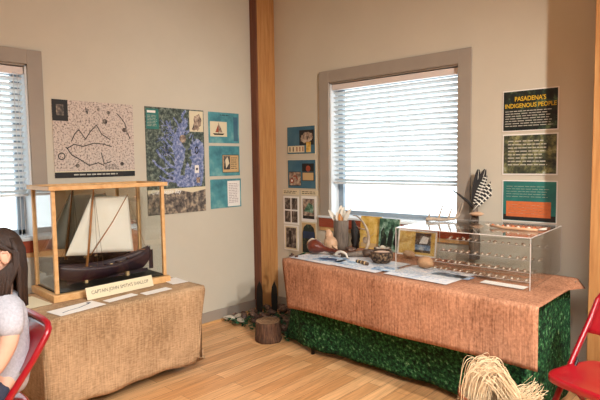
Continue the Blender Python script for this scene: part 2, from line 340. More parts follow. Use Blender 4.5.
def window(n, axis, h0, h1, z0, z1, t0, t1, tz):
    """h0..h1 opening, t0..t1 outer casing, tz casing top"""
    def bx(b, p0, p1, d0, d1, q0, q1, m):
        # d: distance into the room (+) or outwards (-)
        if axis == 'x': b.box((p0, -d1, q0), (p1, -d0, q1), m)
        else: b.box((d0, p0, q0), (d1, p1, q1), m)
    root = bpy.data.objects.new('window_%d' % n, None); COL.objects.link(root); struct(root)
    root.location = ((h0+h1)/2, 0, z0) if axis == 'x' else (0, (h0+h1)/2, z0)
    b = MB(); bx(b, t0, h0, 0, .02, z0, tz, M['taupe']); bx(b, h1, t1, 0, .02, z0, tz, M['taupe']); bx(b, h0, h1, 0, .02, z1, tz, M['taupe'])
    b.build('window_casing', root, world=True, bevel=.002)
    b = MB(); J = .012
    bx(b, h0, h0+J, -TH, .0, z0, z1, M['white']); bx(b, h1-J, h1, -TH, 0, z0, z1, M['white']); bx(b, h0, h1, -TH, 0, z1-J, z1, M['taupe']); b.build('window_jamb', root, world=True)
    b = MB(); S = .055; a0, a1, c0, c1 = h0+J, h1-J, z0+.012, z1-J
    for g in ((a0, a0+S, c0, c1), (a1-S, a1, c0, c1), (a0, a1, c0, c0+.04), (a0, a1, c1-S, c1)):
        bx(b, g[0], g[1], -.15, -.11, g[2], g[3], M['greyf'])
    b.build('window_frame', root, world=True, bevel=.003)
    b = MB(); bx(b, a0+.02, a1-.02, -.133, -.129, c0+.02, c1-.02, M['glass']); b.build('window_pane', root, world=True)
    b = MB(); bx(b, t0-.02, t1+.02, 0.0, .035, z0-.018, z0, M['white']); bx(b, h0, h1, -TH, .0, z0-.018, z0+.008, M['white']); b.build('window_sill', root, world=True)
    b = MB(); bx(b, t0-.015, t1+.015, 0, .022, z0-.105, z0-.018, M['apron']); bx(b, t0-.015, t1+.015, 0, .014, z0-.14, z0-.105, M['oakc']); b.build('window_apron', root, world=True)
window(1, 'x', .80, 2.075, .99, 2.225, .687, 2.178, 2.334)
window(2, 'y', -3.64, -2.355, .99, 2.205, -3.745, -2.253, 2.306)

def blind(axis, h0, h1, z1, zb, label, cords):
    root = thing('window_blind', label, 'blind', ((h0+h1)/2, .045, zb) if axis == 'x' else (-.045, (h0+h1)/2, zb))
    def bx(b, p0, p1, d, q0, q1, m, wd, tilt=0):
        if axis == 'x':
            T = Matrix.Translation((0, .045+d, (q0+q1)/2)) @ Matrix.Rotation(tilt, 4, 'X'); b.box((p0, -wd/2, -(q1-q0)/2), (p1, wd/2, (q1-q0)/2), m, T)
        else:
            T = Matrix.Translation((-.045-d, 0, (q0+q1)/2)) @ Matrix.Rotation(tilt, 4, 'Y'); b.box((-wd/2, p0, -(q1-q0)/2), (wd/2, p1, (q1-q0)/2), m, T)
    b = MB(); bx(b, h0, h1, 0, z1-.055, z1-.006, M['headr'], .06); b.build('head_rail', root, world=True, bevel=.003)
    b = MB(); k = 20; step = (z1-.07-zb)/k
    for i in range(k):
        z = zb+.02+i*step; bx(b, h0+.006, h1-.006, 0, z, z+.003, M['slat'], .05, radians(-28) if axis == 'x' else radians(-28))
    b.build('slats', root, world=True)
    b = MB(); bx(b, h0+.006, h1-.006, 0, zb-.012, zb+.006, M['slat'], .05); b.build('bottom_rail', root, world=True)
    for q in (.12, .5, .88):
        p = h0+(h1-h0)*q; b = MB()
        for dd in (-.027, .027):
            P_ = (p, .045+dd) if axis == 'x' else (-.045-dd, p); b.tube([(P_[0], P_[1], zb), (P_[0], P_[1], z1-.05)], .0012, M['white'], 4)
        b.box((min(p, P_[0])-.001, .02, zb), (p+.001, .07, zb+.001), M['white']) if axis == 'x' else b.box((-.07, p-.001, zb), (-.02, p+.001, zb+.001), M['white'])
        b.build('ladder_cord', root, world=True)
    if cords:
        for p, zz in cords:
            b = MB()
            b.tube([(.012, p, zz), (.006, p, 1.5), (-.005, p, z1-.05)] if axis == 'y' else [(p, -.0, zz), (p, .0, z1-.05)], .0025, M['white'], 5)
            P_ = (.012, p, zz-.02) if axis == 'y' else (p, 0, zz-.02); b.lathe([(.001, 0), (.007, .004), (.005, .03), (.001, .034)], M['white'], P_, 8)
            b.build('pull_cord', root, world=True)
blind('x', .818, 2.058, 2.212, 1.305, 'white slatted blind in the window above the rust-brown display table', None)
blind('y', -3.622, -2.372, 2.192, 1.297, 'white slatted blind in the window behind the girl, with pull cords', [(-2.415, .84), (-2.44, .80)])

# ------------------------------------------------------------------ wall prints
def lw(y, z, w, h, base, **k): return Board((.001, y, z), (0, 1, 0), (0, 0, 1), w, h, base, **k)       # left wall, seen from the room
def rw(x, z, w, h, base, **k): return Board((x, -.001, z), (1, 0, 0), (0, 0, 1), w, h, base, **k)       # right wall
# antique map
B = lw(-2.195, 1.405, .642, .575, M['oldmap'])
B.rect(.0, .42, .115, .575, M['ink']); B.rect(.03, .46, .085, .54, M['rocks']); B.rect(0, 0, .642, .042, M['ink']); B.rect(0, .042, .642, .05, M['cream'])
B.lines(.14, .5, .032, .012, 1, M['whtext'], .5, .05)
B.disc(.055, .16, .028, M['ink']); B.disc(.055, .16, .020, M['oldmap'])
for pts in ([(.1, .22), (.15, .25), (.22, .235), (.3, .26), (.38, .255), (.45, .235)], [(.13, .27), (.16, .33), (.19, .36), (.24, .29), (.28, .35), (.33, .4), (.37, .33), (.44, .29)],
            [(.5, .5), (.54, .46), (.57, .42), (.58, .36), (.61, .3)], [(.25, .53), (.26, .48), (.27, .52)], [(.36, .19), (.38, .1), (.44, .12)], [(.09, .23), (.13, .17), (.2, .13), (.26, .09), (.33, .11), (.4, .08), (.47, .1)]):
    B.line(pts, .007, M['ink'])
for x, y, r in ((.4, .43, .02), (.43, .5, .014), (.35, .52, .012), (.56, .37, .018), (.17, .09, .015), (.53, .1, .016)): B.disc(x, y, r, M['photo1'])
B.rect(.38, .055, .5, .10, M['oldmap']); B.lines(.385, .495, .098, .06, 4, M['ink'], .4)
tag(B.build('antique_map', bevel=0), 'pinkish antique map with black title strip, on the wall above the ship case', 'map')
# bay map
B = lw(-1.444, 1.064, .598, .915, M['baygreen'], edge=M['ink'])
B.rect(.01, .73, .13, .9, M['green']); B.rect(.02, .865, .1, .885, M['paper']); B.lines(.02, .12, .85, .75, 8, M['whtext'], .25)
bay = [(.30, .23), (.56, .23), (.585, .40), (.585, .62), (.52, .66), (.44, .60), (.46, .50), (.44, .40), (.40, .46), (.40, .55), (.36, .62), (.38, .70), (.42, .78), (.40, .84), (.36, .80), (.31, .74), (.27, .66), (.25, .58), (.28, .50), (.27, .40), (.25, .32)]
def wobble(pts, a=.008, k=4):
    out = []
    for (x0, y0), (x1, y1) in zip(pts, pts[1:]+pts[:1]):
        for i in range(k): t = i/k; out.append((x0+(x1-x0)*t+random.uniform(-a, a), y0+(y1-y0)*t+random.uniform(-a, a)))
    return out
B.poly(wobble(bay), M['bayblue'])
for pts, wd in (([(.27, .40), (.2, .45), (.14, .5), (.1, .56)], .022), ([(.26, .33), (.18, .36), (.11, .42), (.06, .47)], .018), ([(.3, .66), (.24, .72), (.2, .8)], .02), ([(.38, .8), (.36, .86), (.4, .9)], .02),
                ([(.28, .28), (.2, .29), (.12, .33)], .018), ([(.4, .7), (.46, .75)], .018), ([(.28, .55), (.22, .6), (.16, .66)], .016), ([(.44, .48), (.5, .52)], .02), ([(.33, .76), (.28, .84)], .014)):
    B.line(wobble(pts[:-1]+[pts[-1]], .006, 3)[:-2], wd, M['bayblue'])
def creek(x, y, a, wd, L, dep):
    for k in range(int(L/.014)):
        a += random.gauss(0, .35); x2, y2 = x+.014*cos(a), y+.014*sin(a)
        if not (.02 < x2 < .58 and .24 < y2 < .9) or (x2 > .43 and y2 > .71) or (x2 < .14 and y2 > .72): return
        B.line([(x, y), (x2, y2)], wd, M['bayblue']); B.k -= 1; x, y = x2, y2; wd *= .93
        if dep and random.random() < .28: creek(x, y, a+random.choice((-1, 1))*.9, wd*.75, L*.5, dep-1)
for y0 in (.27, .31, .36, .41, .46, .52, .57, .62, .67, .72):
    creek(.27, y0, pi-.35+random.gauss(0, .3), .013, .16, 2)
for x0, y0 in ((.38, .72), (.4, .78), (.36, .83), (.43, .66), (.46, .6), (.47, .52), (.41, .56), (.33, .78)): creek(x0, y0, random.uniform(.0, 1.6), .011, .10, 2)
B.poly(wobble([(.33, .33), (.37, .33), (.42, .50), (.43, .6), (.40, .60), (.38, .5)], .006), M['baygreen'])
B.rect(.44, .72, .59, .905, M['cream']); B.poly(wobble([(.46, .74), (.53, .73), (.57, .8), (.55, .88), (.5, .86)], .01), M['photo2'])
B.disc(.365, .655, .035, M['photo2']); B.disc(.51, .555, .022, M['ink'], .035); B.disc(.51, .555, .012, M['bayblue'], .022)
B.rect(.485, .35, .53, .42, M['paper']); B.rect(.5, .26, .54, .31, M['photo2']); B.disc(.508, .385, .012, M['ink'])
B.rect(0, 0, .598, .215, M['rocks']); B.poly([(0, .215), (0, .18), (.1, .2), (.2, .17), (.33, .2), (.45, .175), (.598, .2), (.598, .225)], M['cream'])
B.text(.18, .195, 'Chesapeake Bay', .055, M['paper'], .3, .0005, .3)
tag(B.build('bay_map'), 'tall green and violet-blue map of a bay, on the wall right of the ship case', 'map')
# three teal panels beside the bay map
G = 'teal panels on the left wall'
B = lw(-.795, 1.688, .37, .287, M['teal'], edge=M['paper']); B.rect(.02, .06, .22, .2, M['cream']); B.poly([(.05, .09), (.19, .09), (.17, .075), (.07, .075)], M['ink'])
B.poly([(.08, .1), (.12, .18), (.12, .1)], M['apron']); B.poly([(.125, .1), (.125, .185), (.165, .1)], M['photo2']); B.line([(.12, .09), (.12, .19)], .004, M['ink']); B.rect(.3, .02, .355, .25, M['teal2']); B.lines(.14, .25, .27, .255, 1, M['ink'], .4)
tag(B.build('teal_poster'), 'teal print with a small sailing ship picture, top of three right of the bay map', 'poster', G)
B = lw(-.795, 1.378, .37, .283, M['teal'], edge=M['paper']); B.rect(.155, .03, .36, .2, M['ink']); B.rect(.16, .035, .355, .195, M['tan']); B.rect(.17, .06, .25, .19, M['photo1']); B.poly([(.2, .07), (.24, .12), (.22, .18), (.19, .15)], M['cream']); B.lines(.26, .34, .18, .06, 6, M['ink'], .3)
tag(B.build('teal_poster'), 'teal print with a tan and black engraving, middle of three right of the bay map', 'poster', G)
B = lw(-.79, 1.073, .375, .275, M['teal'], edge=M['paper']); B.rect(.205, .01, .36, .255, M['paper']); B.lines(.22, .345, .235, .04, 12, M['pinkp'], .4)
tag(B.build('teal_poster'), 'teal print with a white text sheet, lowest of three right of the bay map', 'poster', G)
# two blue prints right of the corner post
G = 'blue prints beside the corner post'
B = rw(.246, 1.574, .378, .278, M['teal2'], edge=M['cream'], rim=.006); B.rect(.17, .09, .36, .235, M['ink']); B.poly(wobble([(.19, .13), (.24, .11), (.3, .12), (.35, .15), (.33, .2), (.26, .22), (.2, .19)]), M['photo2'])
B.rect(.015, .02, .235, .085, M['cream']); B.rect(.26, .02, .32, .12, M['yel'])
for x in (.035, .08, .13, .17, .21): B.rect(x, .03, x+.014, .075, M['apron' if x > .1 else 'ink'])
tag(B.build('blue_print'), 'blue print with grey hide photo and cream strip, upper of two beside the post', 'poster', G)
B = rw(.248, 1.235, .38, .29, M['teal2'], edge=M['cream'], rim=.006); B.rect(.02, .03, .185, .17, M['ink']); B.rect(.025, .035, .18, .165, M['photo2']); B.disc(.06, .08, .025, M['apron']); B.disc(.06, .08, .012, M['paper']); B.line([(.08, .12), (.11, .13), (.14, .09)], .015, M['apron'])
B.rect(.2, .17, .355, .25, M['ink']); B.disc(.28, .2, .03, M['apron']); B.rect(.2, .08, .355, .165, M['ink']); B.rect(.207, .087, .348, .16, M['tan'])
tag(B.build('blue_print'), 'blue print with red beadwork and tan photos, lower of two beside the post', 'poster', G)
# caption strips and small framed photos
G = 'caption strips beside the corner post'
for x0, lab in ((.175, 'small pale caption strip above the framed photos, next to the wooden post'), (.425, 'small pale caption strip above the framed photos, next to the window casing')):
    B = rw(x0, 1.175, .225, .05, M['cream'], th=.002); B.lines(.015, .21, .042, .008, 2, M['ink'], .4); tag(B.build('caption_strip'), lab, 'label', G)
G = 'small prints under the blue prints'
B = rw(.183, .875, .212, .282, M['paper']); 
for x in (.02, .115):
    for y in (.02, .15): B.rect(x, y, x+.08, y+.115, M['photo1'])
tag(B.build('photo_sheet'), 'white sheet of four dark photos, beside the post above the framed grey photo', 'picture', G)
B = rw(.43, .915, .195, .252, M['paper']); B.rect(.02, .03, .172, .225, M['ink']); B.rect(.025, .06, .167, .22, M['photo2']); B.poly([(.03, .1), (.16, .09), (.16, .16), (.1, .19)], M['scene'])
tag(B.build('framed_photo'), 'white-bordered photo with a green and red scene, next to the window casing', 'picture', G)
B = rw(.188, .61, .195, .255, M['paper']); B.rect(.012, .012, .183, .243, M['cream']); B.rect(.028, .025, .168, .23, M['photo1']); B.rect(.07, .06, .1, .2, M['ink'])
tag(B.build('framed_photo'), 'cream-bordered dark photo lowest by the post, just above the table corner', 'picture', G)
B = rw(.43, .60, .19, .31, M['cream']); B.rect(.008, .008, .182, .302, M['tan']); B.poly([(.012, .01), (.178, .01), (.178, .2), (.16, .26), (.12, .29), (.07, .29), (.03, .26), (.012, .2)], M['leafdark']); B.rect(.02, .15, .17, .22, M['inkb']); B.disc(.1, .1, .03, M['tan'])
tag(B.build('framed_photo'), 'round-topped dark picture behind the red gourd, below the caption strips', 'picture', G)
# indigenous people panels
G = 'panels on the wall behind the acrylic case'
B = rw(2.412, 1.695, .378, .288, M['leafdark'], edge=M['paper'], rim=.007)
B.text(.19, .225, "PASADENA'S", .044, M['yeltext'], .21, .0008); B.text(.19, .178, 'INDIGENOUS PEOPLE', .042, M['yeltext'], .345, .0008); B.lines(.02, .35, .15, .03, 7, M['whtext'], .3)
tag(B.build('title_poster'), 'dark leafy panel with yellow lettering, topmost of three right of the window', 'poster', G)
B = rw(2.415, 1.388, .376, .288, M['forest2'], edge=M['paper'], rim=.009); B.lines(.04, .31, .25, .06, 8, M['whtext'], .3)
tag(B.build('text_poster'), 'mossy forest panel covered with small text, middle of three right of the window', 'poster', G)
B = rw(2.418, 1.055, .375, .294, M['green'], edge=M['paper'], rim=.007); B.rect(.01, .01, .365, .05, M['ink']); B.rect(.03, .035, .335, .145, M['orange']); B.lines(.03, .33, .26, .17, 5, M['whtext'], .12)
for y in (.06, .08, .1, .12): B.lines(.045, .32, y+.008, y-.006, 1, M['photo2'], .14)
tag(B.build('text_poster'), 'teal-green panel with a bright orange block, lowest of three right of the window', 'poster', G)

# ------------------------------------------------------------------ cloth helper
def drape(s0, s1, t0, t1, z, ds0, ds1, dt0, dt1, m, out=.012, fold=.02, freq=9, step=.03, seed=0, flare=.04, hem=None):
    """cloth over the rectangle s0..s1 (x) by t0..t1 (y); d* = drop below each side"""
    b = MB(); S = s1-s0; T = t1-t0
    ss = []; 
    def axis(a0, a1, d0, d1):
        L = []
        n0 = max(1, int(d0/step)) if d0 else 0; n1 = max(1, int(d1/step)) if d1 else 0; n = int((a1-a0)/step)
        for i in range(n0): L.append(a0-d0+d0*i/n0)
        for i in range(n+1): L.append(a0+(a1-a0)*i/n)
        for i in range(n1): L.append(a1+d1*(i+1)/n1)
        return L
    A = axis(s0, s1, ds0, ds1); Bt = axis(t0, t1, dt0, dt1)
    vs = []
    for a in A:
        for c in Bt:
            ea = a-s1 if a > s1 else (a-s0 if a < s0 else 0); ec = c-t1 if c > t1 else (c-t0 if c < t0 else 0)
            x = min(max(a, s0), s1); y = min(max(c, t0), t1)
            dn = max(abs(ea), abs(ec))
            o = out*(1-math.exp(-dn/.02)) if dn else 0
            fx = fold*sin(c*freq+seed)*min(1, dn/.35)+fold*.4*sin(c*freq*2.3+1+seed)*min(1, dn/.35) if ea else 0
            fy = fold*sin(a*freq+seed)*min(1, dn/.35)+fold*.4*sin(a*freq*2.3+1+seed)*min(1, dn/.35) if ec else 0
            if ea and ec:
                k = math.hypot(ea, ec); x += (o+flare*dn)*ea/k*1.3; y += (o+flare*dn)*ec/k*1.3
            else:
                if ea: x += math.copysign(o+flare*dn*.3+fx, ea) if abs(fx) < o+flare*dn*.3+1 else 0
                if ec: y += math.copysign(o+flare*dn*.3+fy, ec)
            zz = z-max(0, dn-.004)+(.0015*mnoise.noise(Vector((a*6, c*6, seed))) if not dn else 0)
            if hem: zz += hem(a, c)*min(1, dn/.4)
            vs.append(Vector((x, y, zz)))
    nb = len(Bt); fs = [(i*nb+j, (i+1)*nb+j, (i+1)*nb+j+1, i*nb+j+1) for i in range(len(A)-1) for j in range(nb-1)]
    b.add(vs, fs, m, True); return b

# ------------------------------------------------------------------ left table with burlap
LZ = .612
t = thing('folding_table', 'low folding table hidden under burlap, only a black leg tip showing', 'table', (.5, -2.09, 0))
b = MB(); b.box((.17, -2.62, LZ-.03), (.86, -1.55, LZ), M['greyw']); b.build('tabletop', t, world=True, bevel=.004)
for x in (.26, .61):
    for y in (-2.5, -1.43-.02):
        b = MB(); b.tube([(x, y, 0.0), (x, y-.02 if y > -2 else y, LZ-.03)], .014, M['black'], 10); l = b.build('leg', t, world=True)
b = drape(.14, .875, -2.645, -1.535, LZ+.008, 0, .545, .545, .54, M['burlap'], .010, .004, 8, .03, 2, -.03, hem=lambda a, c: .008*sin(c*9)+.005*sin(c*23))
for p in b.v:
    d_ = max(0, (LZ-p.z)/.54)
    if p.y > -1.54: p.y -= .075*d_
    if p.x > .87: p.x -= .02*d_
tag(b.build('burlap_tablecloth', solid=.003), 'frayed tan burlap cloth over the low table under the ship model', 'tablecloth')

# ------------------------------------------------------------------ ship case
ZC = LZ+.01
cs = thing('display_case', 'light wood and glass case with mirrored back holding the ship model', 'display case', (.33, -2.03, ZC), radians(-3.2))
X0, X1, Y0, Y1 = -.195, .205, -.390, .405; H = .745; pw = .024
b = MB(); b.box((X0-.02, Y0-.02, 0), (X1+.02, Y1+.02, .045), M['oakc']); b.build('base', cs, bevel=.003)
b = MB(); b.box((X0+.01, Y0+.01, .05), (X1-.01, Y1-.01, .056), M['black']); b.build('black_floor', cs)
for x in (X0, X1-pw):
    for y in (Y0, Y1-pw): MB().box((x, y, .05), (x+pw, y+pw, H-.03), M['oakc']).build('post', cs, bevel=.002)
b = MB(); b.box((X0-.02, Y0-.02, H-.028), (X1+.02, Y0+.03, H), M['oakc']).box((X0-.02, Y1-.03, H-.028), (X1+.02, Y1+.02, H), M['oakc']).box((X0-.02, Y0+.03, H-.028), (X0+.03, Y1-.03, H), M['oakc']).box((X1-.03, Y0+.03, H-.028), (X1+.02, Y1-.03, H), M['oakc'])
b.build('top_rim', cs, bevel=.003)
MB().box((X0+.03, Y0+.03, H-.02), (X1-.03, Y1-.03, H-.017), M['glass']).build('glass_top', cs)
MB().box((X1-.014, Y0+pw, .05), (X1-.011, Y1-pw, H-.028), M['glass']).build('glass_pane', cs)
for y in (Y0+.011, Y1-.014): MB().box((X0+pw, y, .05), (X1-pw, y+.003, H-.028), M['glass']).build('glass_pane', cs)
MB().box((X0+.010, Y0+pw, .05), (X0+.014, Y1-pw, H-.028), M['mirror']).build('mirror_back', cs)
# ship: bow towards -y, local x across
sh = thing('model_ship', 'dark-hulled single-masted model sailing boat with cream sails inside the glass case', 'model ship', (.345, -2.0, ZC+.056), radians(-1.5))
YBW, YST = -.345, .345
def hullf(i, j):
    # i along length 0..1, j around 0..1 from port rail over keel to starboard rail
    L = YST-YBW; y = YBW+L*i
    wid = .085*(max(0, sin(pi*min(1, i*.92+.04)))**.55)*(1 if i < .6 else 1-.55*((i-.6)/.4)**2)
    sheer = .108+.045*(abs(i-.45)/.45)**2.0*(.62 if i < .45 else .95)*1.3
    keel = .018+.045*max(0, (.14-i)/.14)**1.5+.01*i*2*(i > .5)+.06*max(0, (i-.9)/.1)**1.4
    a = (j-.5)*2; s_ = abs(a); x = wid*math.copysign(min(1, (s_*1.25)**.75 if s_ < .8 else 1), a)*(1 if s_ < .8 else 1+.03*(s_-.8)*5)
    z = keel+(sheer-keel)*s_**2.1
    return Vector((x, y, z))
b = MB(); b.grid(hullf, 36, 20, M['hull']); h = b.build('hull', sh, solid=.005)
for sd in (0, 1):
    b = MB(); b.tube([hullf(i/30, sd)+Vector((0, 0, .003)) for i in range(31)], .0045, M['hull'], 6); b.build('gunwale', sh)
b = MB()
def deckz(i): return hullf(i, 0).z-.03
vs = []; 
for i in range(25):
    q = i/24*.94+.03; p = hullf(q, 0); vs += [Vector((-abs(p.x)*.96, p.y, deckz(q))), Vector((abs(p.x)*.96, p.y, deckz(q)))]
b.add(vs, [(2*i, 2*i+1, 2*i+3, 2*i+2) for i in range(24)], M['darkw']); b.build('deck', sh)
for i in range(5): 
    q = .3+i*.12; p = hullf(q, 0); MB().box((-abs(p.x)*.9, p.y-.01, deckz(q)+.008), (abs(p.x)*.9, p.y+.01, deckz(q)+.014), M['hull']).build('thwart', sh)
b = MB(); b.box((-.003, YBW+.06, .006), (.003, YST-.02, .03), M['hull']); b.build('keel', sh)
b = MB(); b.box((-.003, YST-.005, .02), (.003, YST+.028, .165), M['hull']); b.build('rudder', sh)
b = MB(); b.tube([(0, YST+.012, .165), (.0, YST-.09, .18)], .003, M['spar'], 6); b.build('tiller', sh)
for y in (-.16, .15): MB().box((-.03, y-.01, 0), (.03, y+.01, .03), M['tan']).build('cradle', sh)
mb0 = Vector((0, -.150, .05)); mt0 = Vector((0, -.07, .655))
b = MB(); b.tube([mb0, mb0.lerp(mt0, .5), mt0], [.010, .009, .005], M['spar'], 10); b.build('mast', sh)
b = MB(); b.tube([(.03, -.125, .19), (.04, .04, .41), (.01, .180, .600)], [.004, .004, .003], M['spar'], 6); b.build('sprit', sh)
def sail(P, cam_=.02):
    P = [Vector(p) for p in P]
    def f(u, v):
        p = P[0].lerp(P[1], u).lerp(P[3].lerp(P[2], u), v); p.x += cam_*sin(pi*u)*sin(pi*min(1, v*1.0)); return p
    return f
b = MB(); b.grid(sail([(0.0, -.118, .20), (.02, .205, .175), (0, .185, .59), (0, -.078, .595)], .03), 14, 14, M['sail']); b.build('main_sail', sh, solid=.001)
b = MB(); b.grid(sail([(.0, -.285, .205), (.008, -.14, .19), (0, -.088, .60), (0, -.090, .60)], .02), 12, 14, M['sail']); b.build('jib_sail', sh, solid=.001)
b = MB()
for p0, p1 in (((0, YBW, .145), (0, -.085, .61)), ((.08, -.10, .115), mt0), ((-.08, -.10, .115), mt0), ((.083, -.06, .115), mt0), ((-.083, -.06, .115), mt0), ((0, .178, .598), (0, YST-.02, .16)), ((0, .205, .175), (.03, .25, .17))): b.tube([p0, p1], .0012, M['rope'], 4)
b.build('rigging', sh)
for x, y in ((.035, -.13), (.03, -.19), (.04, .02), (.03, .1)):
    b = MB(); b.lathe([(.006, 0), (.012, .006), (.012, .022), (.006, .028)], M['tan'], (x, y, .085), 10); b.build('barrel', sh)

# sign and papers on the left table
def on_table(cx, cy, w, h, base, rz, z, name, label, cat, group=None, fn=None, tilt=0, th=.002, edge=None):
    u = Vector((-sin(rz), cos(rz), 0))*1; v = Vector((-cos(rz), -sin(rz), 0)); v = (v*cos(tilt)+Vector((0, 0, 1))*sin(tilt))
    O = Vector((cx, cy, z))-u*w/2-v*h/2*(0 if tilt else 1)
    B = Board(O, u, v, w, h, base, th=th, edge=edge)
    if fn: fn(B)
    return tag(B.build(name), label, cat, group)
ZT = LZ+.013
def sgn(B): B.text(.25, .042, "CAPTAIN JOHN SMITH'S SHALLOP", .034, M['ink'], .43, 0)
on_table(.625, -2.035, .50, .08, M['cream'], radians(3), ZT, 'name_sign', "long cream name sign leaning on the ship case base", 'sign', None, sgn, radians(72), .003)
G = 'papers on the burlap table'
def pf(B): B.line([(.04, .05), (.09, .065), (.16, .07), (.24, .10), (.27, .12)], .008, M['inkb']); B.disc(.255, .12, .014, M['inkb'])
on_table(.765, -2.41, .30, .155, M['paper'], radians(8), ZT, 'information_sheet', 'white sheet with a long blue outline drawing, at the front left of the burlap table', 'paper', G, pf)
on_table(.745, -2.11, .22, .07, M['paper'], radians(8), ZT, 'information_sheet', 'blank white strip of paper lying below the left half of the name sign', 'paper', G)
on_table(.77, -1.86, .21, .075, M['paper'], radians(4), ZT, 'information_sheet', 'blank white strip of paper lying below the right end of the name sign', 'paper', G)
on_table(.60, -1.60, .125, .19, M['paper'], radians(-6), ZT, 'information_sheet', 'white leaflet at the right end of the burlap table beside the case', 'paper', G)
on_table(.40, -2.555, .16, .30, M['cream'], radians(2), ZT, 'information_sheet', 'cream sheet lying along the left end of the ship case, by the girl', 'paper', G)

# ------------------------------------------------------------------ right table
RZ = .745; A0 = Vector((1.075, -.905, 0)); ANG = math.atan2(-.146, 1.98)
tb = thing('folding_table', 'long folding table under rust-brown cloth and green skirt by the window', 'table', (A0.x, A0.y, 0), ANG)
LT_, DT_ = 1.88, .74
MB().box((0, 0, RZ-.04), (LT_, DT_, RZ), M['greyw']).build('tabletop', tb, bevel=.004)
for x in (.18, LT_-.18):
    for y in (.12, DT_-.1): MB().tube([(x, y, 0), (x, y, RZ-.04)], .014, M['black'], 10).build('leg', tb)
b = drape(.0, LT_+.085, -.022, DT_+.06, RZ+.006, 0, 0, .375, 0, M['brownc'], .008, .006, 5, .03, 1, .03, hem=lambda a, c: (.0 if c > 0 else .006*sin(a*5)+.042*max(0, a)/1.9))
# curl the free right end down a little towards the back
for p in b.v:
    if p.x > LT_+.02 and p.y > .45: p.z -= (p.x-LT_-.02)*2.5*(p.y-.45)
    if p.x > LT_-.1 and p.y > 0: p.x -= .05*(p.y/DT_)*(p.x-LT_+.1)/.18
    if p.y < -.02 and p.z < RZ: p.x += .075*((RZ-p.z)/.375)*math.exp(-max(0, p.x)/.35)
Tt = Matrix.Translation(A0) @ Matrix.Rotation(ANG, 4, 'Z'); b.v = [Tt @ p for p in b.v]
tag(b.build('brown_tablecloth', solid=.003), 'rust-brown cloth over the long table, hanging down its front', 'tablecloth')
# green skirt: loft
top = [Vector(p) for p in ((.93, -.50, .73), (1.0, -.72, .73), (1.10, -.895, .73), (1.6, -.925, .73), (2.2, -.965, .73), (2.93, -1.0, .73), (2.955, -.7, .73), (2.965, -.30, .73))]
bot = [Vector(p) for p in ((.80, -.62, .035), (.93, -.72, .045), (1.19, -.815, .05), (1.7, -.81, .055), (2.3, -.81, .055), (2.93, -.91, .055), (2.97, -.65, .05), (2.985, -.30, .05))]
def poly_at(P, t):
    d = [(q-p).length for p, q in zip(P, P[1:])]; S = sum(d); x = t*S
    for k, L in enumerate(d):
        if x <= L or k == len(d)-1: return P[k].lerp(P[k+1], min(1, x/L))
        x -= L
def seg_at(P, t): x = t*(len(P)-1); k = min(int(x), len(P)-2); return P[k].lerp(P[k+1], x-k)
def skirt(u, v):
    p = seg_at(top, u).lerp(seg_at(bot, u), v); a = .012*v
    p.y += a*.6*sin(u*34)+.004*mnoise.noise(p*30); p.x += .5*a*cos(u*47)*(1 if u > .72 or u < .25 else 0); p.z += .004*sin(u*70)*v; return p
b = MB(); b.grid(skirt, 240, 24, M['moss'])
sk = tag(b.build('moss_table_skirt', solid=.003), 'mottled green moss-pattern skirt around the long table below the brown cloth', 'table skirt')

TZ = RZ+.013
def P2(x, y, z=0): return Vector((x, y, TZ+z))
# papers and leaflets under the objects (right table)
def sheet(cx, cy, w, h, m, rz, name, label, cat, g=None, fn=None, dz=0, th=.0015):
    u = Vector((cos(rz), sin(rz), 0)); v = Vector((-sin(rz), cos(rz), 0)); O = Vector((cx, cy, TZ+dz))-u*w/2-v*h/2
    B = Board(O, u, v, w, h, m, th=th)
    if fn: fn(B)
    return tag(B.build(name), label, cat, g)
G = 'leaflets on the brown table'
sheet(1.335, -.70, .44, .40, M['palebl'], -.08, 'information_sheet', 'large pale sheet under the red gourd and bones at the table left end', 'paper', G, lambda B: B.lines(.03, .4, .3, .05, 9, M['bluepaper'], .3))
sheet(1.42, -.745, .24, .17, M['bluepaper'], .12, 'picture_leaflet', 'blue picture leaflet lying in front of the white bone on the table', 'leaflet', G, lambda B: B.poly([(.02, .03), (.2, .02), (.16, .1), (.06, .12)], M['inkb']), .003)
sheet(1.76, -.72, .40, .40, M['palebl'], -.07, 'information_sheet', 'large pale sheet under the patterned basket, left of the acrylic case', 'paper', G, lambda B: B.lines(.03, .33, .3, .03, 9, M['bluepaper'], .3))
sheet(1.60, -.78, .2, .13, M['bluepaper'], -.1, 'picture_leaflet', 'blue picture leaflet just in front of the bundled stick', 'leaflet', G, None, .003)
sheet(1.93, -.79, .16, .14, M['bluepaper'], .1, 'picture_leaflet', 'grey-blue leaflet at the near left corner outside the acrylic case', 'leaflet', G, None, .003)

sheet(2.24, -.74, .46, .38, M['palebl'], -.06, 'information_sheet', 'large pale sheet under the tan stone, running beneath the acrylic case', 'paper', G, lambda B: B.lines(.03, .43, .34, .03, 9, M['bluepaper'], .3))
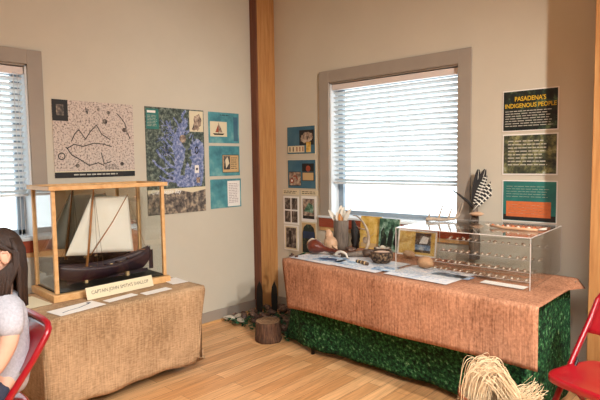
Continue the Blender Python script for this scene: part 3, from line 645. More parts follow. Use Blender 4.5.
# acrylic display case
AX0, AX1, AY0, AY1, AH = 2.035, 2.885, -.80, -.13, .297
ac = thing('acrylic_case', 'large clear acrylic cover over the arrowheads on the brown table', 'display case', ((AX0+AX1)/2, (AY0+AY1)/2, TZ), 0)
q = .005
for nm, a, c in (('front_panel', (AX0, AY0, TZ), (AX1, AY0+q, TZ+AH)), ('rear_panel', (AX0, AY1-q, TZ), (AX1, AY1, TZ+AH)), ('end_panel', (AX0, AY0+q, TZ), (AX0+q, AY1-q, TZ+AH)), ('end_panel', (AX1-q, AY0+q, TZ), (AX1, AY1-q, TZ+AH)), ('top_panel', (AX0, AY0, TZ+AH), (AX1, AY1, TZ+AH+q))):
    MB().box(a, c, M['acr']).build(nm, ac, world=True)
b = MB()
E_ = [(AX0, AY0), (AX1, AY0), (AX1, AY1), (AX0, AY1)]
for (x0, y0), (x1, y1) in zip(E_, E_[1:]+E_[:1]):
    b.bar((x0, y0, TZ+AH+.003), (x1, y1, TZ+AH+.003), .0035, .0045, M['acre'])
for x0, y0 in E_: b.bar((x0, y0, TZ), (x0, y0, TZ+AH), .0035, .0035, M['acre'])
b.build('polished_edge', ac, world=True); ac.rotation_euler.z = radians(3); ac.location.x -= .012; ac.location.y -= .01
# rack of arrowheads inside
rk = thing('artifact_rack', 'clear stepped rack holding four rows of stone points inside the acrylic case', 'rack', (2.5, -.4, TZ))
rows = [(-.60, .012), (-.50, .045), (-.39, .10), (-.28, .17)]
b = MB()
for y, z in rows: b.box((2.13, y-.03, TZ), (2.84, y+.03, TZ+z), M['acr'])
b.build('clear_step', rk, world=True)
b = MB()
for y, z in rows: b.bar((2.13, y-.03, TZ+z), (2.84, y-.03, TZ+z), .002, .002, M['acre'])
b.build('step_edge', rk, world=True)
b = MB(); b.add([(0, .02, 0), (.012, .004, 0), (.006, -.004, 0), (.006, -.014, 0), (-.006, -.014, 0), (-.006, -.004, 0), (-.012, .004, 0)] + [(0, 0, .006)], [(0, 1, 7), (1, 2, 7), (2, 3, 7), (3, 4, 7), (4, 5, 7), (5, 6, 7), (6, 0, 7), (6, 5, 4, 3, 2, 1, 0)], M['arrow'])
pr = None; nm = ['nearest', 'second', 'third', 'topmost rear']
for ri, (y, z) in enumerate(rows):
    for k in range(15):
        x = 2.16+k*.0465+random.uniform(-.006, .006)
        if pr is None: o = pr = b.build('arrowhead', origin=(0, 0, 0))
        else: o = pr.copy(); COL.objects.link(o)
        s_ = random.uniform(.95, 1.5); o.scale = (s_, s_, s_*1.2); o.rotation_euler = (radians(20), 0, random.uniform(-.7, .7)); o.location = (x, y-.002, TZ+z+.009)
        tag(o, 'small chipped stone point in the %s row inside the acrylic case' % nm[ri], 'arrowhead', 'stone points, %s row' % nm[ri])
# items in the acrylic case
b = MB(); b.ell((2.13, -.60, TZ+.042), (.058, .045, .042), M['stone'], None, 20, 14, .12); tag(b.build('smooth_stone'), 'rounded tan stone inside the left end of the acrylic case', 'stone')
sheet(2.38, -.70, .26, .085, M['bluepaper'], -.04, 'text_card', 'bluish text card lying in the acrylic case beside the tan stone', 'card', 'cards in the acrylic case', lambda B: B.lines(.01, .25, .075, .01, 4, M['ink'], .3))
sheet(2.72, -.73, .26, .075, M['paper'], -.04, 'text_card', 'cream text card at the near right corner in the acrylic case', 'card', 'cards in the acrylic case')
b = MB(); b.tube([(2.52, -.655, TZ+.008), (2.58, -.65, TZ+.01), (2.64, -.648, TZ+.008)], [.004, .008, .004], M['darkw'], 8); tag(b.build('stone_drill'), 'small dark elongated tool behind the blue card in the acrylic case', 'tool')

# framed / standing prints along the back of the table
def stand(x0, x1, y, z0, h, lean, base, name, label, cat, g=None, fn=None, th=.006, edge=None, skew=0):
    w_ = x1-x0; u = Vector((1, skew, 0)).normalized(); n = Vector((0, sin(lean), cos(lean)))
    B = Board(Vector((x0, y, z0)), u, n, w_, h, base, th=th, edge=edge)
    if fn: fn(B)
    return tag(B.build(name), label, cat, g)
G = 'standing prints at the back of the table'
def wolf(B):
    B.poly([(.02, .03), (.02, .16), (.045, .20), (.06, .15), (.075, .13), (.08, .04)], M['leafdark']); B.poly([(.08, .05), (.10, .17), (.12, .2), (.14, .15), (.13, .04)], M['leafdark']); B.poly([(.14, .06), (.16, .19), (.18, .18), (.18, .05)], M['ink'])
def yfn(B): B.rect(.012, .012, .205, .05, M['tan']); B.disc(.06, .07, .03, M['photo2']); B.line([(.03, .12), (.1, .1), (.15, .14)], .006, M['tan'])
stand(1.26, 1.475, -.17, TZ, .275, radians(6), M['yel'], 'yellow_print', 'yellow picture print standing left of the dark trees picture', 'picture', G, yfn, edge=M['cream'])
stand(1.465, 1.66, -.19, TZ, .27, radians(6), M['scene'], 'tree_print', 'green print of dark trees standing beneath the window', 'picture', G, wolf, edge=M['cream'])
def drw(B): B.rect(.012, .012, .325, .188, M['yel']); B.rect(.155, .03, .29, .18, M['photo1']); B.rect(.155, .05, .29, .09, M['bluepaper']); B.poly([(.19, .1), (.22, .16), (.27, .15), (.26, .1)], M['paper'])
stand(1.67, 2.008, -.22, TZ, .20, radians(8), M['paper'], 'framed_drawing', 'thin-framed yellow and grey drawing standing beside the acrylic case left end', 'picture', G, drw, .008, M['oakc'])

# tall bark vase with feathers
vz = thing('bark_vase', 'tall grey bark cylinder vase with white and orange feathers', 'vase', (1.185, -.33, TZ))
MB().lathe([(.060, 0), (.064, .05), (.063, .15), (.065, .245), (.055, .25), (.05, .2), (.001, .2)], M['greyw'], (0, 0, 0), 22, wob=.03).build('vessel', vz)
def feather(b, p, d, L, wd, m, m2=None, bars=0, side=None, curl=.1):
    """flat vane in the plane spanned by d and side"""
    d = Vector(d).normalized(); sd = side if side is not None else d.cross(Vector((.68, -.73, 0))).normalized(); nrm = d.cross(sd)
    K = 36
    def c(t): return Vector(p)+d*L*t+sd*curl*L*t*t+nrm*curl*.3*L*t*t
    def wv(t): return wd*(sin(pi*min(1, t*.92+.06))**.5) if t > .12 else wd*.08
    vs = []; 
    for i in range(K+1):
        t_ = i/K; q_ = c(t_); vs += [q_-sd*wv(t_), q_+nrm*.003, q_+sd*wv(t_)*.7]
    for i in range(K):
        mm = m2 if (m2 and bars and i > 4 and i % 3 == 0) else m
        b.add([vs[3*i], vs[3*i+1], vs[3*i+4], vs[3*i+3]], [(0, 1, 2, 3)], mm); b.add([vs[3*i+1], vs[3*i+2], vs[3*i+5], vs[3*i+4]], [(0, 1, 2, 3)], mm)
    b.tube([c(i/8) for i in range(9)], [.0025*(1-i/10) for i in range(9)], M['feath'], 5)
for (dx, dy, L, wd, m_, cu) in ((-.35, -.1, .15, .022, 'feath', -.2), (-.15, .1, .17, .026, 'feath', .1), (.05, -.05, .16, .024, 'feath', .15), (.2, .05, .14, .022, 'forange', .2), (.42, -.08, .17, .018, 'feath', .1), (.3, .1, .13, .02, 'feath', -.2), (-.05, -.2, .12, .022, 'feath', .0), (.12, -.15, .11, .02, 'forange', -.1)):
    b = MB(); feather(b, (dx*.08, dy*.08, .2), (dx, dy, 1), L, wd, M[m_], curl=cu); b.build('feather', vz, solid=.001)

# quail-shaped tan gourd
q_ = thing('bird_decoy', 'plump tan bird-shaped carving standing before the bark vase', 'carving', (1.165, -.45, TZ), radians(-20))
def bird(p): return Vector((p.x*(1+.15*p.z), p.y, p.z))
b = MB(); b.ell((0, 0, .062), (.068, .055, .062), M['tang'], None, 22, 16, 0); b.ell((-.022, 0, .12), (.036, .033, .05), M['tang'], None, 18, 12); b.ell((-.034, 0, .152), (.026, .024, .024), M['tang'], None, 16, 12)
b.tube([(.04, 0, .06), (.075, 0, .045), (.105, 0, .03)], [.03, .02, .006], M['tang'], 10, flat=.5); b.build('body', q_)
MB().lathe([(.008, 0), (.004, .008), (.0005, .018)], M['ink'], n=8, T=Matrix.Translation((-.056, 0, .150)) @ Matrix.Rotation(radians(-95), 4, 'Y')).build('beak', q_)
for y in (-.021, .021): MB().ell((-.043, y, .157), (.004, .003, .004), M['ink'], n=8, k=6).build('eye', q_)
# red gourd rattle, lying
g_ = thing('gourd_ladle', 'reddish-brown gourd lying with its long neck pointing right', 'gourd', (1.175, -.66, TZ+.002), radians(8))
b = MB(); T = Matrix.Translation((0, 0, .062)) @ Matrix.Rotation(radians(97), 4, 'Y')
b.lathe([(.001, -.062), (.03, -.055), (.052, -.03), (.060, 0), (.052, .032), (.034, .062), (.022, .095), (.018, .14), (.016, .19), (.020, .235), (.012, .245), (.001, .248)], M['gourd'], n=24, T=T); b.build('gourd_body', g_)
b = MB(); b.lathe([(.006, 0), (.004, .02), (.002, .028)], M['darkw'], n=8, T=T @ Matrix.Translation((0, 0, -.085))); b.build('stem', g_)
# bones / antlers on the table
def horn(name, pts, r, m, label, cat, g=None, tines=()):
    rt_ = thing(name, label, cat, (pts[0][0], pts[0][1], TZ if pts[0][2] < 1 else TZ+AH+q), 0, g)
    def sm(P_):
        P_ = [Vector(p) for p in P_]; o = []
        for i in range(len(P_)-1):
            p0 = P_[max(0, i-1)]; p1 = P_[i]; p2 = P_[i+1]; p3 = P_[min(len(P_)-1, i+2)]
            for k in range(5):
                t_ = k/5; o.append(.5*((2*p1)+(p2-p0)*t_+(2*p0-5*p1+4*p2-p3)*t_*t_+(3*p1-p0-3*p2+p3)*t_**3))
        return o+[P_[-1]]
    P_ = sm(pts); n = len(P_)
    MB().tube(P_, [r*(1-.75*(i/(n-1))**1.6) for i in range(n)], m, 10).build('beam', rt_, world=True)
    for tn in tines:
        T_ = sm(tn); k = len(T_); MB().tube(T_, [r*.62*(1-.9*i/(k-1)) for i in range(k)], m, 8).build('tine', rt_, world=True)
    return rt_
ZZ = TZ+.012
horn('curved_bone', [(1.00, -.53, ZZ+.06), (1.03, -.53, ZZ+.082), (1.07, -.53, ZZ+.075), (1.10, -.54, ZZ+.04), (1.13, -.545, ZZ+.02), (1.20, -.54, ZZ+.01)], .011, M['bone'], 'pale curved bone lying behind the red gourd', 'bone', 'pale bones on the table')
horn('curved_bone', [(1.39, -.66, ZZ+.01), (1.41, -.66, ZZ+.03), (1.45, -.66, ZZ+.038), (1.49, -.66, ZZ+.025), (1.51, -.67, ZZ+.0), (1.53, -.68, ZZ)], .012, M['bone'], 'pale arched bone lying on the blue leaflet before the club', 'bone', 'pale bones on the table')
horn('slender_antler', [(1.50, -.42, ZZ+.02), (1.50, -.38, ZZ+.08), (1.46, -.33, ZZ+.15), (1.38, -.28, ZZ+.22), (1.30, -.25, ZZ+.265), (1.24, -.24, ZZ+.27)], .013, M['antler'], 'tall curving pale antler standing between the bark vase and the basket', 'antler', None,
     [[(1.44, -.31, ZZ+.17), (1.38, -.31, ZZ+.175), (1.33, -.32, ZZ+.20)]])
# dark club / ladle
cl = thing('wooden_club', 'dark grey wooden club lying in front of the slender antler', 'club', (1.50, -.55, TZ))
MB().tube([(-.08, -.085, .016), (-.02, -.035, .022), (.05, .03, .03), (.10, .07, .034)], [.014, .017, .026, .020], M['greyw'], 12).build('shaft', cl)
MB().ell((.075, .045, .034), (.052, .032, .030), M['darkw'], Matrix.Rotation(.6, 4, 'Z'), 16, 10).build('head', cl)
# dark little carved blocks / shells clutter beside the gourd
for x, y, r_, lab in ((1.28, -.56, .03, 'small dark shell between the red gourd neck and the arched bone'), (1.34, -.40, .035, 'small dark carved lump at the foot of the bark vase')):
    b = MB(); b.ell((x, y, TZ+r_*.6), (r_*1.3, r_, r_*.6), M['shell'], None, 14, 10, .4); tag(b.build('dark_shell'), lab, 'shell')
b = MB(); b.ell((1.275, -.25, TZ+.10), (.035, .035, .10), M['fdark'], None, 16, 12, .5)
b.tube([(1.275, -.25, TZ+.12), (1.26, -.25, TZ+.20), (1.25, -.25, TZ+.245)], [.03, .022, .012], M['fdark'], 10); tag(b.build('dark_carving'), 'tall black lumpy carving standing right behind the bark vase', 'carving')
for i, (x, y, lab) in enumerate(((1.10, -.86, 'tiny dark pebble nearest the left front edge of the brown table'), (1.15, -.85, 'tiny dark pebble second from the left end of the brown table'), (1.06, -.80, 'tiny dark pebble at the left rim of the brown table'))):
    b = MB(); b.ell((x, y, TZ+.008), (.016, .012, .009), M['cone'], None, 12, 8, .3); tag(b.build('dark_pebble'), lab, 'pebble', 'pebbles at the left end of the brown table')
# baskets
def basket(c, R, Hh, label, fill):
    t_ = thing('patterned_basket', label, 'basket', c)
    MB().lathe([(R*.45, 0), (R*.75, Hh*.12), (R*.97, Hh*.45), (R, Hh*.8), (R*.93, Hh), (R*.86, Hh), (R*.9, Hh*.7), (R*.6, Hh*.25), (.001, Hh*.2)], M['coil'], n=26).build('bowl', t_)
    pts = [(R*.9*cos(2*pi*i/24), R*.9*sin(2*pi*i/24), Hh) for i in range(24)]; MB().tube(pts, .005, M['darkw'], 6, True).build('rim', t_)
    return t_
basket((1.79, -.625, TZ), .083, .085, 'dark patterned coiled basket, front of the pair, holding a cream disc', 0)
b = MB(); b.ell((1.79, -.625, TZ+.072), (.068, .068, .016), M['tang'], None, 20, 8, .1); tag(b.build('cream_disc'), 'flat cream gourd piece filling the front patterned basket', 'gourd piece')
basket((1.66, -.42, TZ), .07, .07, 'dark patterned coiled basket behind the front one, holding shells', 0)
for k, (dx, dy) in enumerate(((-.03, -.02), (.02, -.03), (.035, .02), (-.01, .03), (0, 0))):
    b = MB(); b.ell((1.66+dx, -.42+dy, TZ+.06+.014*(k == 4)), (.024, .020, .016), M['tang' if k % 2 else 'oyster'], Matrix.Rotation(k, 4, 'Z'), 12, 8, .3); tag(b.build('pale_shell'), 'pale shell piled in the rear patterned basket', 'shell', 'shells in the rear basket')
b = MB(); b.ell((1.84, -.33, TZ+.03), (.05, .03, .03), M['stone'], None, 14, 10, .3); tag(b.build('tan_wood_piece'), 'tan lump beside the rear basket before the framed drawing', 'stone')
st = thing('stick_bundle', 'short dark carved stick lying in front of the patterned basket', 'stick', (1.71, -.755, TZ), radians(-18))
MB().tube([(-.065, 0, .014), (0, 0, .015), (.065, 0, .014)], [.012, .014, .012], M['darkw'], 10).build('shaft', st)
for x in (-.04, 0, .04): MB().tube([(x-.005, 0, .0145), (x+.005, 0, .0145)], .0148, M['tan'], 10).build('wrap', st)

# antler lying on the acrylic case
ZA = TZ+AH+q+.012
horn('deer_antler', [(2.022, -.40, ZA), (2.06, -.375, ZA+.004), (2.107, -.35, ZA), (2.16, -.31, ZA+.002), (2.20, -.26, ZA+.02), (2.222, -.22, ZA+.115)], .014, M['antler'], 'large pale branching antler lying on top of the acrylic case', 'antler', None,
     [[(2.035, -.39, ZA), (2.045, -.39, ZA+.04), (2.064, -.39, ZA+.085)], [(2.095, -.355, ZA), (2.115, -.34, ZA+.08), (2.145, -.32, ZA+.18)], [(2.15, -.315, ZA), (2.165, -.29, ZA+.07), (2.192, -.26, ZA+.15)], [(2.19, -.275, ZA+.01), (2.198, -.255, ZA+.06), (2.215, -.24, ZA+.125)]])
# beaded strip on the case
bs = thing('beaded_strip', 'pale orange beaded strip with forked ends on the right of the acrylic case', 'beadwork', (2.68, -.50, ZA-.012))
b = MB(); b.tube([(-.15, .02, .014), (-.06, .0, .008), (.05, -.01, .008), (.16, -.02, .010)], [.008, .010, .010, .008], M['tang'], 8); b.build('strip', bs)
for x, y, dx, dy in ((-.15, .02, -.02, .04), (-.15, .02, -.035, -.0), (.16, -.02, .03, .07), (.16, -.02, .05, .0)): MB().tube([(x, y, .012), (x+dx, y+dy, .02)], [.006, .003], M['bone'], 6).build('fork_tip', bs)
for k in range(9):
    x = -.13+k*.033; MB().ell((x, .012-.1*x*.9-.006, .018), (.009, .009, .007), M['bone' if k % 2 else 'orange'], n=8, k=6).build('bead', bs)

# turkey feather fan standing on the table behind the acrylic case
ff = thing('feather_fan', 'barred black and white feathers in a dark tied bundle behind the acrylic case', 'feathers', (2.24, -.065, TZ))
MB().tube([(0, 0, 0), (-.0, 0, .12), (.0, 0, .28), (.005, 0, .40)], [.045, .05, .038, .018], M['greyw'], 12, flat=.8).build('holder', ff)
b = MB(); b.ell((.035, -.05, .345), (.05, .03, .016), M['tang'], None, 14, 8, .3); b.tube([(0, 0, .32), (.03, -.03, .335)], .008, M['tang'], 6); b.build('wooden_rest', ff)
SD = Vector((.73, .68, 0))
for k, (dx, dz, L, wd, bar, cu) in enumerate(((.10, 1, .30, .036, 0, -.02), (.24, 1, .31, .038, 0, .02), (.34, 1, .27, .030, 1, .02), (.66, 1, .33, .026, 1, .06), (.95, 1, .35, .028, 1, .08))):
    b = MB(); d_ = SD*dx+Vector((0, 0, dz)); d_.normalize(); feather(b, (-.0, .0-.008*k, .37), d_, L, wd, M['fdark'], M['feath'] if bar else None, bar, side=(SD-d_*SD.dot(d_)).normalized(), curl=cu); b.build('feather', ff, solid=.001)
b = MB(); b.tube([(-.0, 0, .37), (-.04, -.03, .43), (-.09, -.065, .48), (-.15, -.10, .53)], [.010, .011, .008, .002], M['fdark'], 8); b.build('dark_quill', ff)

# ------------------------------------------------------------------ corner floor display
sp = thing('tree_stump', 'short bark-covered log stump standing on the floor by the green skirt', 'stump', (.765, -.80, 0))
MB().lathe([(.112, 0), (.115, .02), (.108, .08), (.106, .155), (.102, .168)], M['bark'], n=40, wob=.025, capm=M['cut']).build('trunk', sp)
b = MB()
for r_ in (.03, .055, .08): b.tube([(r_*cos(2*pi*i/20), r_*sin(2*pi*i/20), .169) for i in range(20)], .0012, M['bark'], 4, True)
b.build('growth_rings', sp)
for x, y, rz, lab in ((.185, -.36, .7, 'black pointed stake before the wooden post, the one next to the left wall'), (.315, -.285, .75, 'black pointed stake before the wooden post, the one next to the table')):
    b = MB(); T = Matrix.Translation((x, y, 0)) @ Matrix.Rotation(rz, 4, 'Z')
    prof = [(-.022, 0), (.022, 0), (.030, .12), (.031, .22), (.024, .29), (0, .345), (-.024, .29), (-.031, .22), (-.030, .12)]
    n = len(prof); b.add([T @ Vector((px, -.007, pz)) for px, pz in prof]+[T @ Vector((px, .007, pz)) for px, pz in prof], [tuple(range(n)), tuple(range(2*n-1, n-1, -1))]+[(i, i+n, (i+1) % n+n, (i+1) % n) for i in range(n)], M['black'])
    tag(b.build('pointed_stake', bevel=.003), lab, 'stake', 'black stakes at the post')
# ivy mat
b = MB()
for k in range(620):
    u = random.random(); x = .10+random.random()**.8*.85; y = -.74+random.random()*.5+(.0 if x > .3 else -.02)
    if (x-.765)**2+(y+.80)**2 < .13**2: continue
    if x > .55 and y > -.3: continue
    z = .012+random.random()*.045; s_ = random.uniform(.016, .03); T = Matrix.Translation((x, y, z)) @ Matrix.Rotation(random.uniform(0, 6.28), 4, 'Z') @ Matrix.Rotation(random.uniform(-.7, .7), 4, 'X')
    b.add([T @ Vector(p)*1 for p in ((0, -s_, 0), (s_*.8, -.2*s_, .004), (s_*.3, s_*.3, 0), (0, s_*1.2, -.003), (-s_*.3, s_*.3, 0), (-s_*.8, -.2*s_, .004))], [(0, 1, 2, 3, 4, 5)], M['leaf'])
tag(b.build('ivy_leaves'), 'dark green leaves spread on the floor around the shells in the corner', 'leaves', None, 'stuff')
# shells and cones
def shell_mb(m, k):
    b = MB(); b.ell((0, 0, .0), (.05, .034, .022), m, None, 16, 10, .55); return b
src = {}
for kind_, m_ in (('shell', M['shell']), ('cone', M['cone'])):
    src[kind_] = None
spots = []
random.seed(5)
tries = 0
while len(spots) < 46 and tries < 4000:
    tries += 1
    x = random.uniform(.10, .93); y = random.uniform(-.66, -.16)+(-.0 if x > .35 else .03)
    if (x-.765)**2+(y+.80)**2 < .17**2 or x < .09 or (x > .8 and y < -.45): continue
    for px_, py_ in ((.185, -.36), (.315, -.285)):
        if (x-px_)**2+(y-py_)**2 < .055**2: break
    else:
        if all((x-a)**2+(y-c)**2 > .062**2 for a, c, *_ in spots): spots.append((x, y))
for i, (x, y) in enumerate(spots):
    kd = 'shell' if i % 3 else 'cone'; m_ = M[kd]
    if src[kd] is None: o = src[kd] = shell_mb(m_, i).build('weathered_shell' if kd == 'shell' else 'pine_cone', origin=(0, 0, 0))
    else: o = src[kd].copy(); COL.objects.link(o)
    s_ = random.uniform(.7, 1.15); o.scale = (s_, s_, s_*1.2); o.rotation_euler = (random.uniform(-.5, .5), random.uniform(-.5, .5), random.uniform(0, 6.28)); o.location = (x, y, .035+.05*max(0, 1-abs(x-.4)/.35)*random.random())
    if kd == 'shell': tag(o, 'brownish-grey weathered shell in the corner heap behind the stump', 'shell', 'shells in the corner heap')
    else: tag(o, 'dark brown cone in the corner heap behind the stump', 'cone', 'cones in the corner heap')
for x, y, rz, lab in ((.13, -.70, .5, 'white oyster shell at the far left edge of the corner heap'), (.16, -.60, 1.6, 'white oyster shell beside the baseboard in the corner heap'), (.27, -.68, 2.4, 'white oyster shell on the leaves left of the stump')):
    b = MB(); T = Matrix.Rotation(rz, 4, 'Z') @ Matrix.Rotation(.25, 4, 'X'); b.ell((x, y, .045), (.06, .036, .014), M['oyster'], T, 18, 8, .35); tag(b.build('oyster_shell'), lab, 'shell', 'white oyster shells on the corner floor')

# ------------------------------------------------------------------ raffia in a basket
bk = thing('straw_basket', 'terracotta-brown basket on the floor before the green skirt, full of raffia', 'basket', (2.865, -1.255, 0))
MB().lathe([(.10, 0), (.115, .01), (.135, .12), (.148, .26), (.152, .31), (.144, .31), (.138, .25), (.12, .10), (.001, .08)], M['basket'], n=36).build('bowl', bk)
MB().tube([(.15*cos(2*pi*i/28), .15*sin(2*pi*i/28), .312) for i in range(28)], .009, M['basket'], 8, True).build('rim', bk)
random.seed(21); b = MB(); R_ = Vector((.735, .678, 0)); Fv = Vector((-.68, .735, 0)); c0 = Vector((2.865, -1.255, -.03))
def strand(P_, r_):
    o = []
    for i in range(len(P_)-1):
        p0 = P_[max(0, i-1)]; p1 = P_[i]; p2 = P_[i+1]; p3 = P_[min(len(P_)-1, i+2)]
        for k in range(4):
            t_ = k/4; o.append(.5*((2*p1)+(p2-p0)*t_+(2*p0-5*p1+4*p2-p3)*t_*t_+(3*p1-p0-3*p2+p3)*t_**3))
    o.append(P_[-1]); b.tube(o, r_, M['raffia'], 3, cap=False, smooth=False)
def rv(s_): return Vector((random.gauss(0, s_), random.gauss(0, s_), random.gauss(0, s_)))
for k in range(330):
    q1 = random.gauss(0, 1); q2 = random.gauss(0, 1); dpt = random.gauss(0, .035)
    if k % 5 < 2:   # upright hump, both ends in the basket
        a = c0+R_*(-.085+.03*q1)+Fv*dpt+Vector((0, 0, .22)); m1 = c0+R_*(-.07+.03*q1)+Fv*dpt+Vector((0, 0, .44+.02*q2)); tp = c0+R_*(-.01+.025*q1)+Fv*dpt+Vector((0, 0, .505+.016*q2)); m2 = c0+R_*(.03+.02*q1)+Fv*dpt+Vector((0, 0, .43+.02*q2)); e_ = c0+R_*(.04+.03*q2)+Fv*dpt+Vector((0, 0, .24)); P_ = [a, m1, tp, m2, e_]
    elif k % 5 < 4:  # from hump sweeping down to the right
        a = c0+R_*(-.08+.03*q1)+Fv*dpt+Vector((0, 0, .24)); tp = c0+R_*(-.02+.03*q1)+Fv*dpt+Vector((0, 0, .49+.015*q2)); m2 = c0+R_*(.06+.02*q1)-Fv*(.03)+Fv*dpt+Vector((0, 0, .40+.025*q2)); m3 = c0+R_*(.12+.02*q2)-Fv*.06+Fv*dpt+Vector((0, 0, .31+.03*q1)); e_ = c0+R_*(.20+.03*q1)-Fv*.08+Fv*dpt*2+Vector((0, 0, .25+.05*random.random())); P_ = [a, m1 if False else a.lerp(tp, .6)+R_*-.02, tp, m2, m3, e_]
    else:           # spray at the right
        a = c0+R_*(.05+.02*q1)-Fv*.04+Vector((0, 0, .27)); m1 = c0+R_*(.13+.02*q2)-Fv*.05+Fv*dpt+Vector((0, 0, .34+.02*q1)); e_ = c0+R_*(.21+.03*random.random())-Fv*.04+Fv*dpt+Vector((0, 0, .33+.10*random.random())); P_ = [a, m1, e_]
    strand([p+rv(.006) for p in P_], random.uniform(.0010, .0022))
tag(b.build('raffia_bundle'), 'tangled blond raffia strands spilling over the basket beside the red chair', 'raffia', None, 'stuff')

# ------------------------------------------------------------------ folding chairs (facing local -y, origin under the seat centre)
def folding_chair(label, loc, rz):
    t = thing('folding_chair', label, 'chair', loc, rz, 'red folding chairs')
    wd = .205
    # continuous front-leg / back tube: foot in front, up through the seat to the back top
    side = lambda s_: [Vector((s_*wd, -.27, .015)), Vector((s_*wd, -.06, .33)), Vector((s_*wd, .06, .50)), Vector((s_*wd, .180, .66)), Vector((s_*wd, .240, .755))]
    L = side(-1); Rr = side(1)
    arc = [Vector((-wd+.010, .255, .780)), Vector((-wd+.04, .262, .797)), Vector((-wd+.09, .264, .804)), Vector((0, .265, .806)), Vector((wd-.09, .264, .804)), Vector((wd-.04, .262, .797)), Vector((wd-.010, .255, .780))]
    bf = MB().tube(L+arc+Rr[::-1], .015, M['red'], 10).build('back_frame', t)
    def panel(u, v):
        x = (u-.5)*2*(wd-.006); z = .60+.195*v; y = .135+.125*v+.028*(1-(2*u-1)**2)*.8; return Vector((x, y, z))
    MB().grid(panel, 16, 8, M['red']).build('backrest', t, solid=.004)
    # seat: rounded pan
    prof = []
    for i in range(40):
        a = 2*pi*i/40; cx_ = abs(cos(a))**.42*(1 if cos(a) > 0 else -1); sy_ = abs(sin(a))**.42*(1 if sin(a) > 0 else -1)
        w_ = .205-.018*(sy_ > 0)*sy_; prof.append((cx_*w_, sy_*.205-.01))
    b = MB(); n = 40
    rings = [(.0, .452), (.5, .452), (.86, .452), (.94, .457), (.985, .455), (1.0, .445), (1.0, .425), (.97, .42)]
    vs = []
    for k_, z_ in rings:
        for (x_, y_) in prof: vs.append(Vector((x_*max(k_, .001), -.01+(y_+.01)*max(k_, .001), z_)))
    b.add(vs, [(i*n+j, i*n+(j+1) % n, (i+1)*n+(j+1) % n, (i+1)*n+j) for i in range(len(rings)-1) for j in range(n)], M['red'], True); b.build('seat', t)
    for s_ in (-1, 1):
        rl = MB().tube([(s_*(wd-.028), .27, .015), (s_*(wd-.028), .10, .25), (s_*(wd-.028), -.06, .43)], .0115, M['red'], 10).build('rear_leg', t)
        MB().tube([(s_*wd, .06, .50), (s_*(wd-.02), .05, .47), (s_*(wd-.03), .0, .43)], .007, M['black'], 8).build('hinge_link', t)
        MB().lathe([(.0155, 0), (.0155, .03), (.012, .034)], M['rub'], (s_*wd, -.272, 0), 12).build('rubber_foot', bf)
        MB().lathe([(.0145, 0), (.0145, .03), (.012, .034)], M['rub'], (s_*(wd-.028), .275, 0), 12).build('rubber_foot', rl)
    MB().tube([(-wd+.028, .20, .11), (wd-.028, .20, .11)], .008, M['red'], 8).build('stretcher', t)
    MB().tube([(-wd, -.20, .12), (wd, -.20, .12)], .008, M['red'], 8).build('stretcher', t)
    return t
ch = folding_chair('red metal folding chair the girl sits on, beside the burlap table', (1.352, -3.135, 0), 0)
c2 = copy_tree(ch); c2.location = (3.335, -1.03, 0); c2.rotation_euler = (0, 0, radians(-19)); c2['label'] = 'empty red metal folding chair beside the raffia basket, by the right post'

# ------------------------------------------------------------------ seated girl (faces -y)
def skinned(name, verts, edges, radii, m, parent, root=0, sub=2, loose=None):
    me = bpy.data.meshes.new(name); me.from_pydata([tuple(v) for v in verts], edges, []); me.materials.append(m)
    o = bpy.data.objects.new(name, me); COL.objects.link(o); o.parent = parent
    md = o.modifiers.new('skin', 'SKIN'); md.use_smooth_shade = True
    for i, r_ in enumerate(radii):
        sv = me.skin_vertices[0].data[i]; sv.radius = (r_, r_) if not isinstance(r_, tuple) else r_; sv.use_root = (i == root)
    ms = o.modifiers.new('sub', 'SUBSURF'); ms.levels = sub; ms.render_levels = sub
    bpy.context.view_layer.update(); dg = bpy.context.evaluated_depsgraph_get()
    out = bpy.data.meshes.new_from_object(o.evaluated_get(dg)); o.modifiers.clear(); o.data = out; bpy.data.meshes.remove(me)
    if not out.materials: out.materials.append(m)
    for p in out.polygons: p.use_smooth = True
    out.name = name
    return o
GX, GY = 1.368, -3.022
gl = thing('person', 'seated person with long dark brown hair and grey t-shirt, side-on at the left edge', 'person', (GX, GY, 0))
S = [ # idx: pos, radius
 ((0, .0, .52), .105), ((0, .01, .62), .095), ((0, .015, .74), .093), ((0, .01, .86), .090), ((0, .005, .925), .060), ((0, .028, .985), .042), ((0, .028, 1.02), .042), ((0, .022, 1.075), (.072, .080)), ((0, .027, 1.13), (.076, .086)), ((0, .032, 1.175), (.055, .062)),
 # arms
 ((.10, .0, .905), .055), ((.165, -.005, .875), .047), ((.185, -.02, .76), .040), ((.175, -.075, .655), .034), ((.135, -.19, .63), .027), ((.10, -.28, .625), .020), ((.085, -.32, .62), .024),
 ((-.10, .0, .905), .055), ((-.165, -.005, .875), .047), ((-.185, -.02, .76), .040), ((-.175, -.075, .655), .034), ((-.135, -.19, .63), .027), ((-.10, -.28, .625), .020), ((-.085, -.32, .62), .024),
 # legs
 ((.08, -.06, .515), .082), ((.095, -.24, .52), .070), ((.095, -.40, .51), .055), ((.095, -.41, .30), .046), ((.095, -.40, .09), .032), ((.095, -.43, .05), .034), ((.10, -.52, .03), .026),
 ((-.08, -.06, .515), .082), ((-.095, -.24, .52), .070), ((-.095, -.40, .51), .055), ((-.095, -.41, .30), .046), ((-.095, -.40, .09), .032), ((-.095, -.43, .05), .034), ((-.10, -.52, .03), .026)]
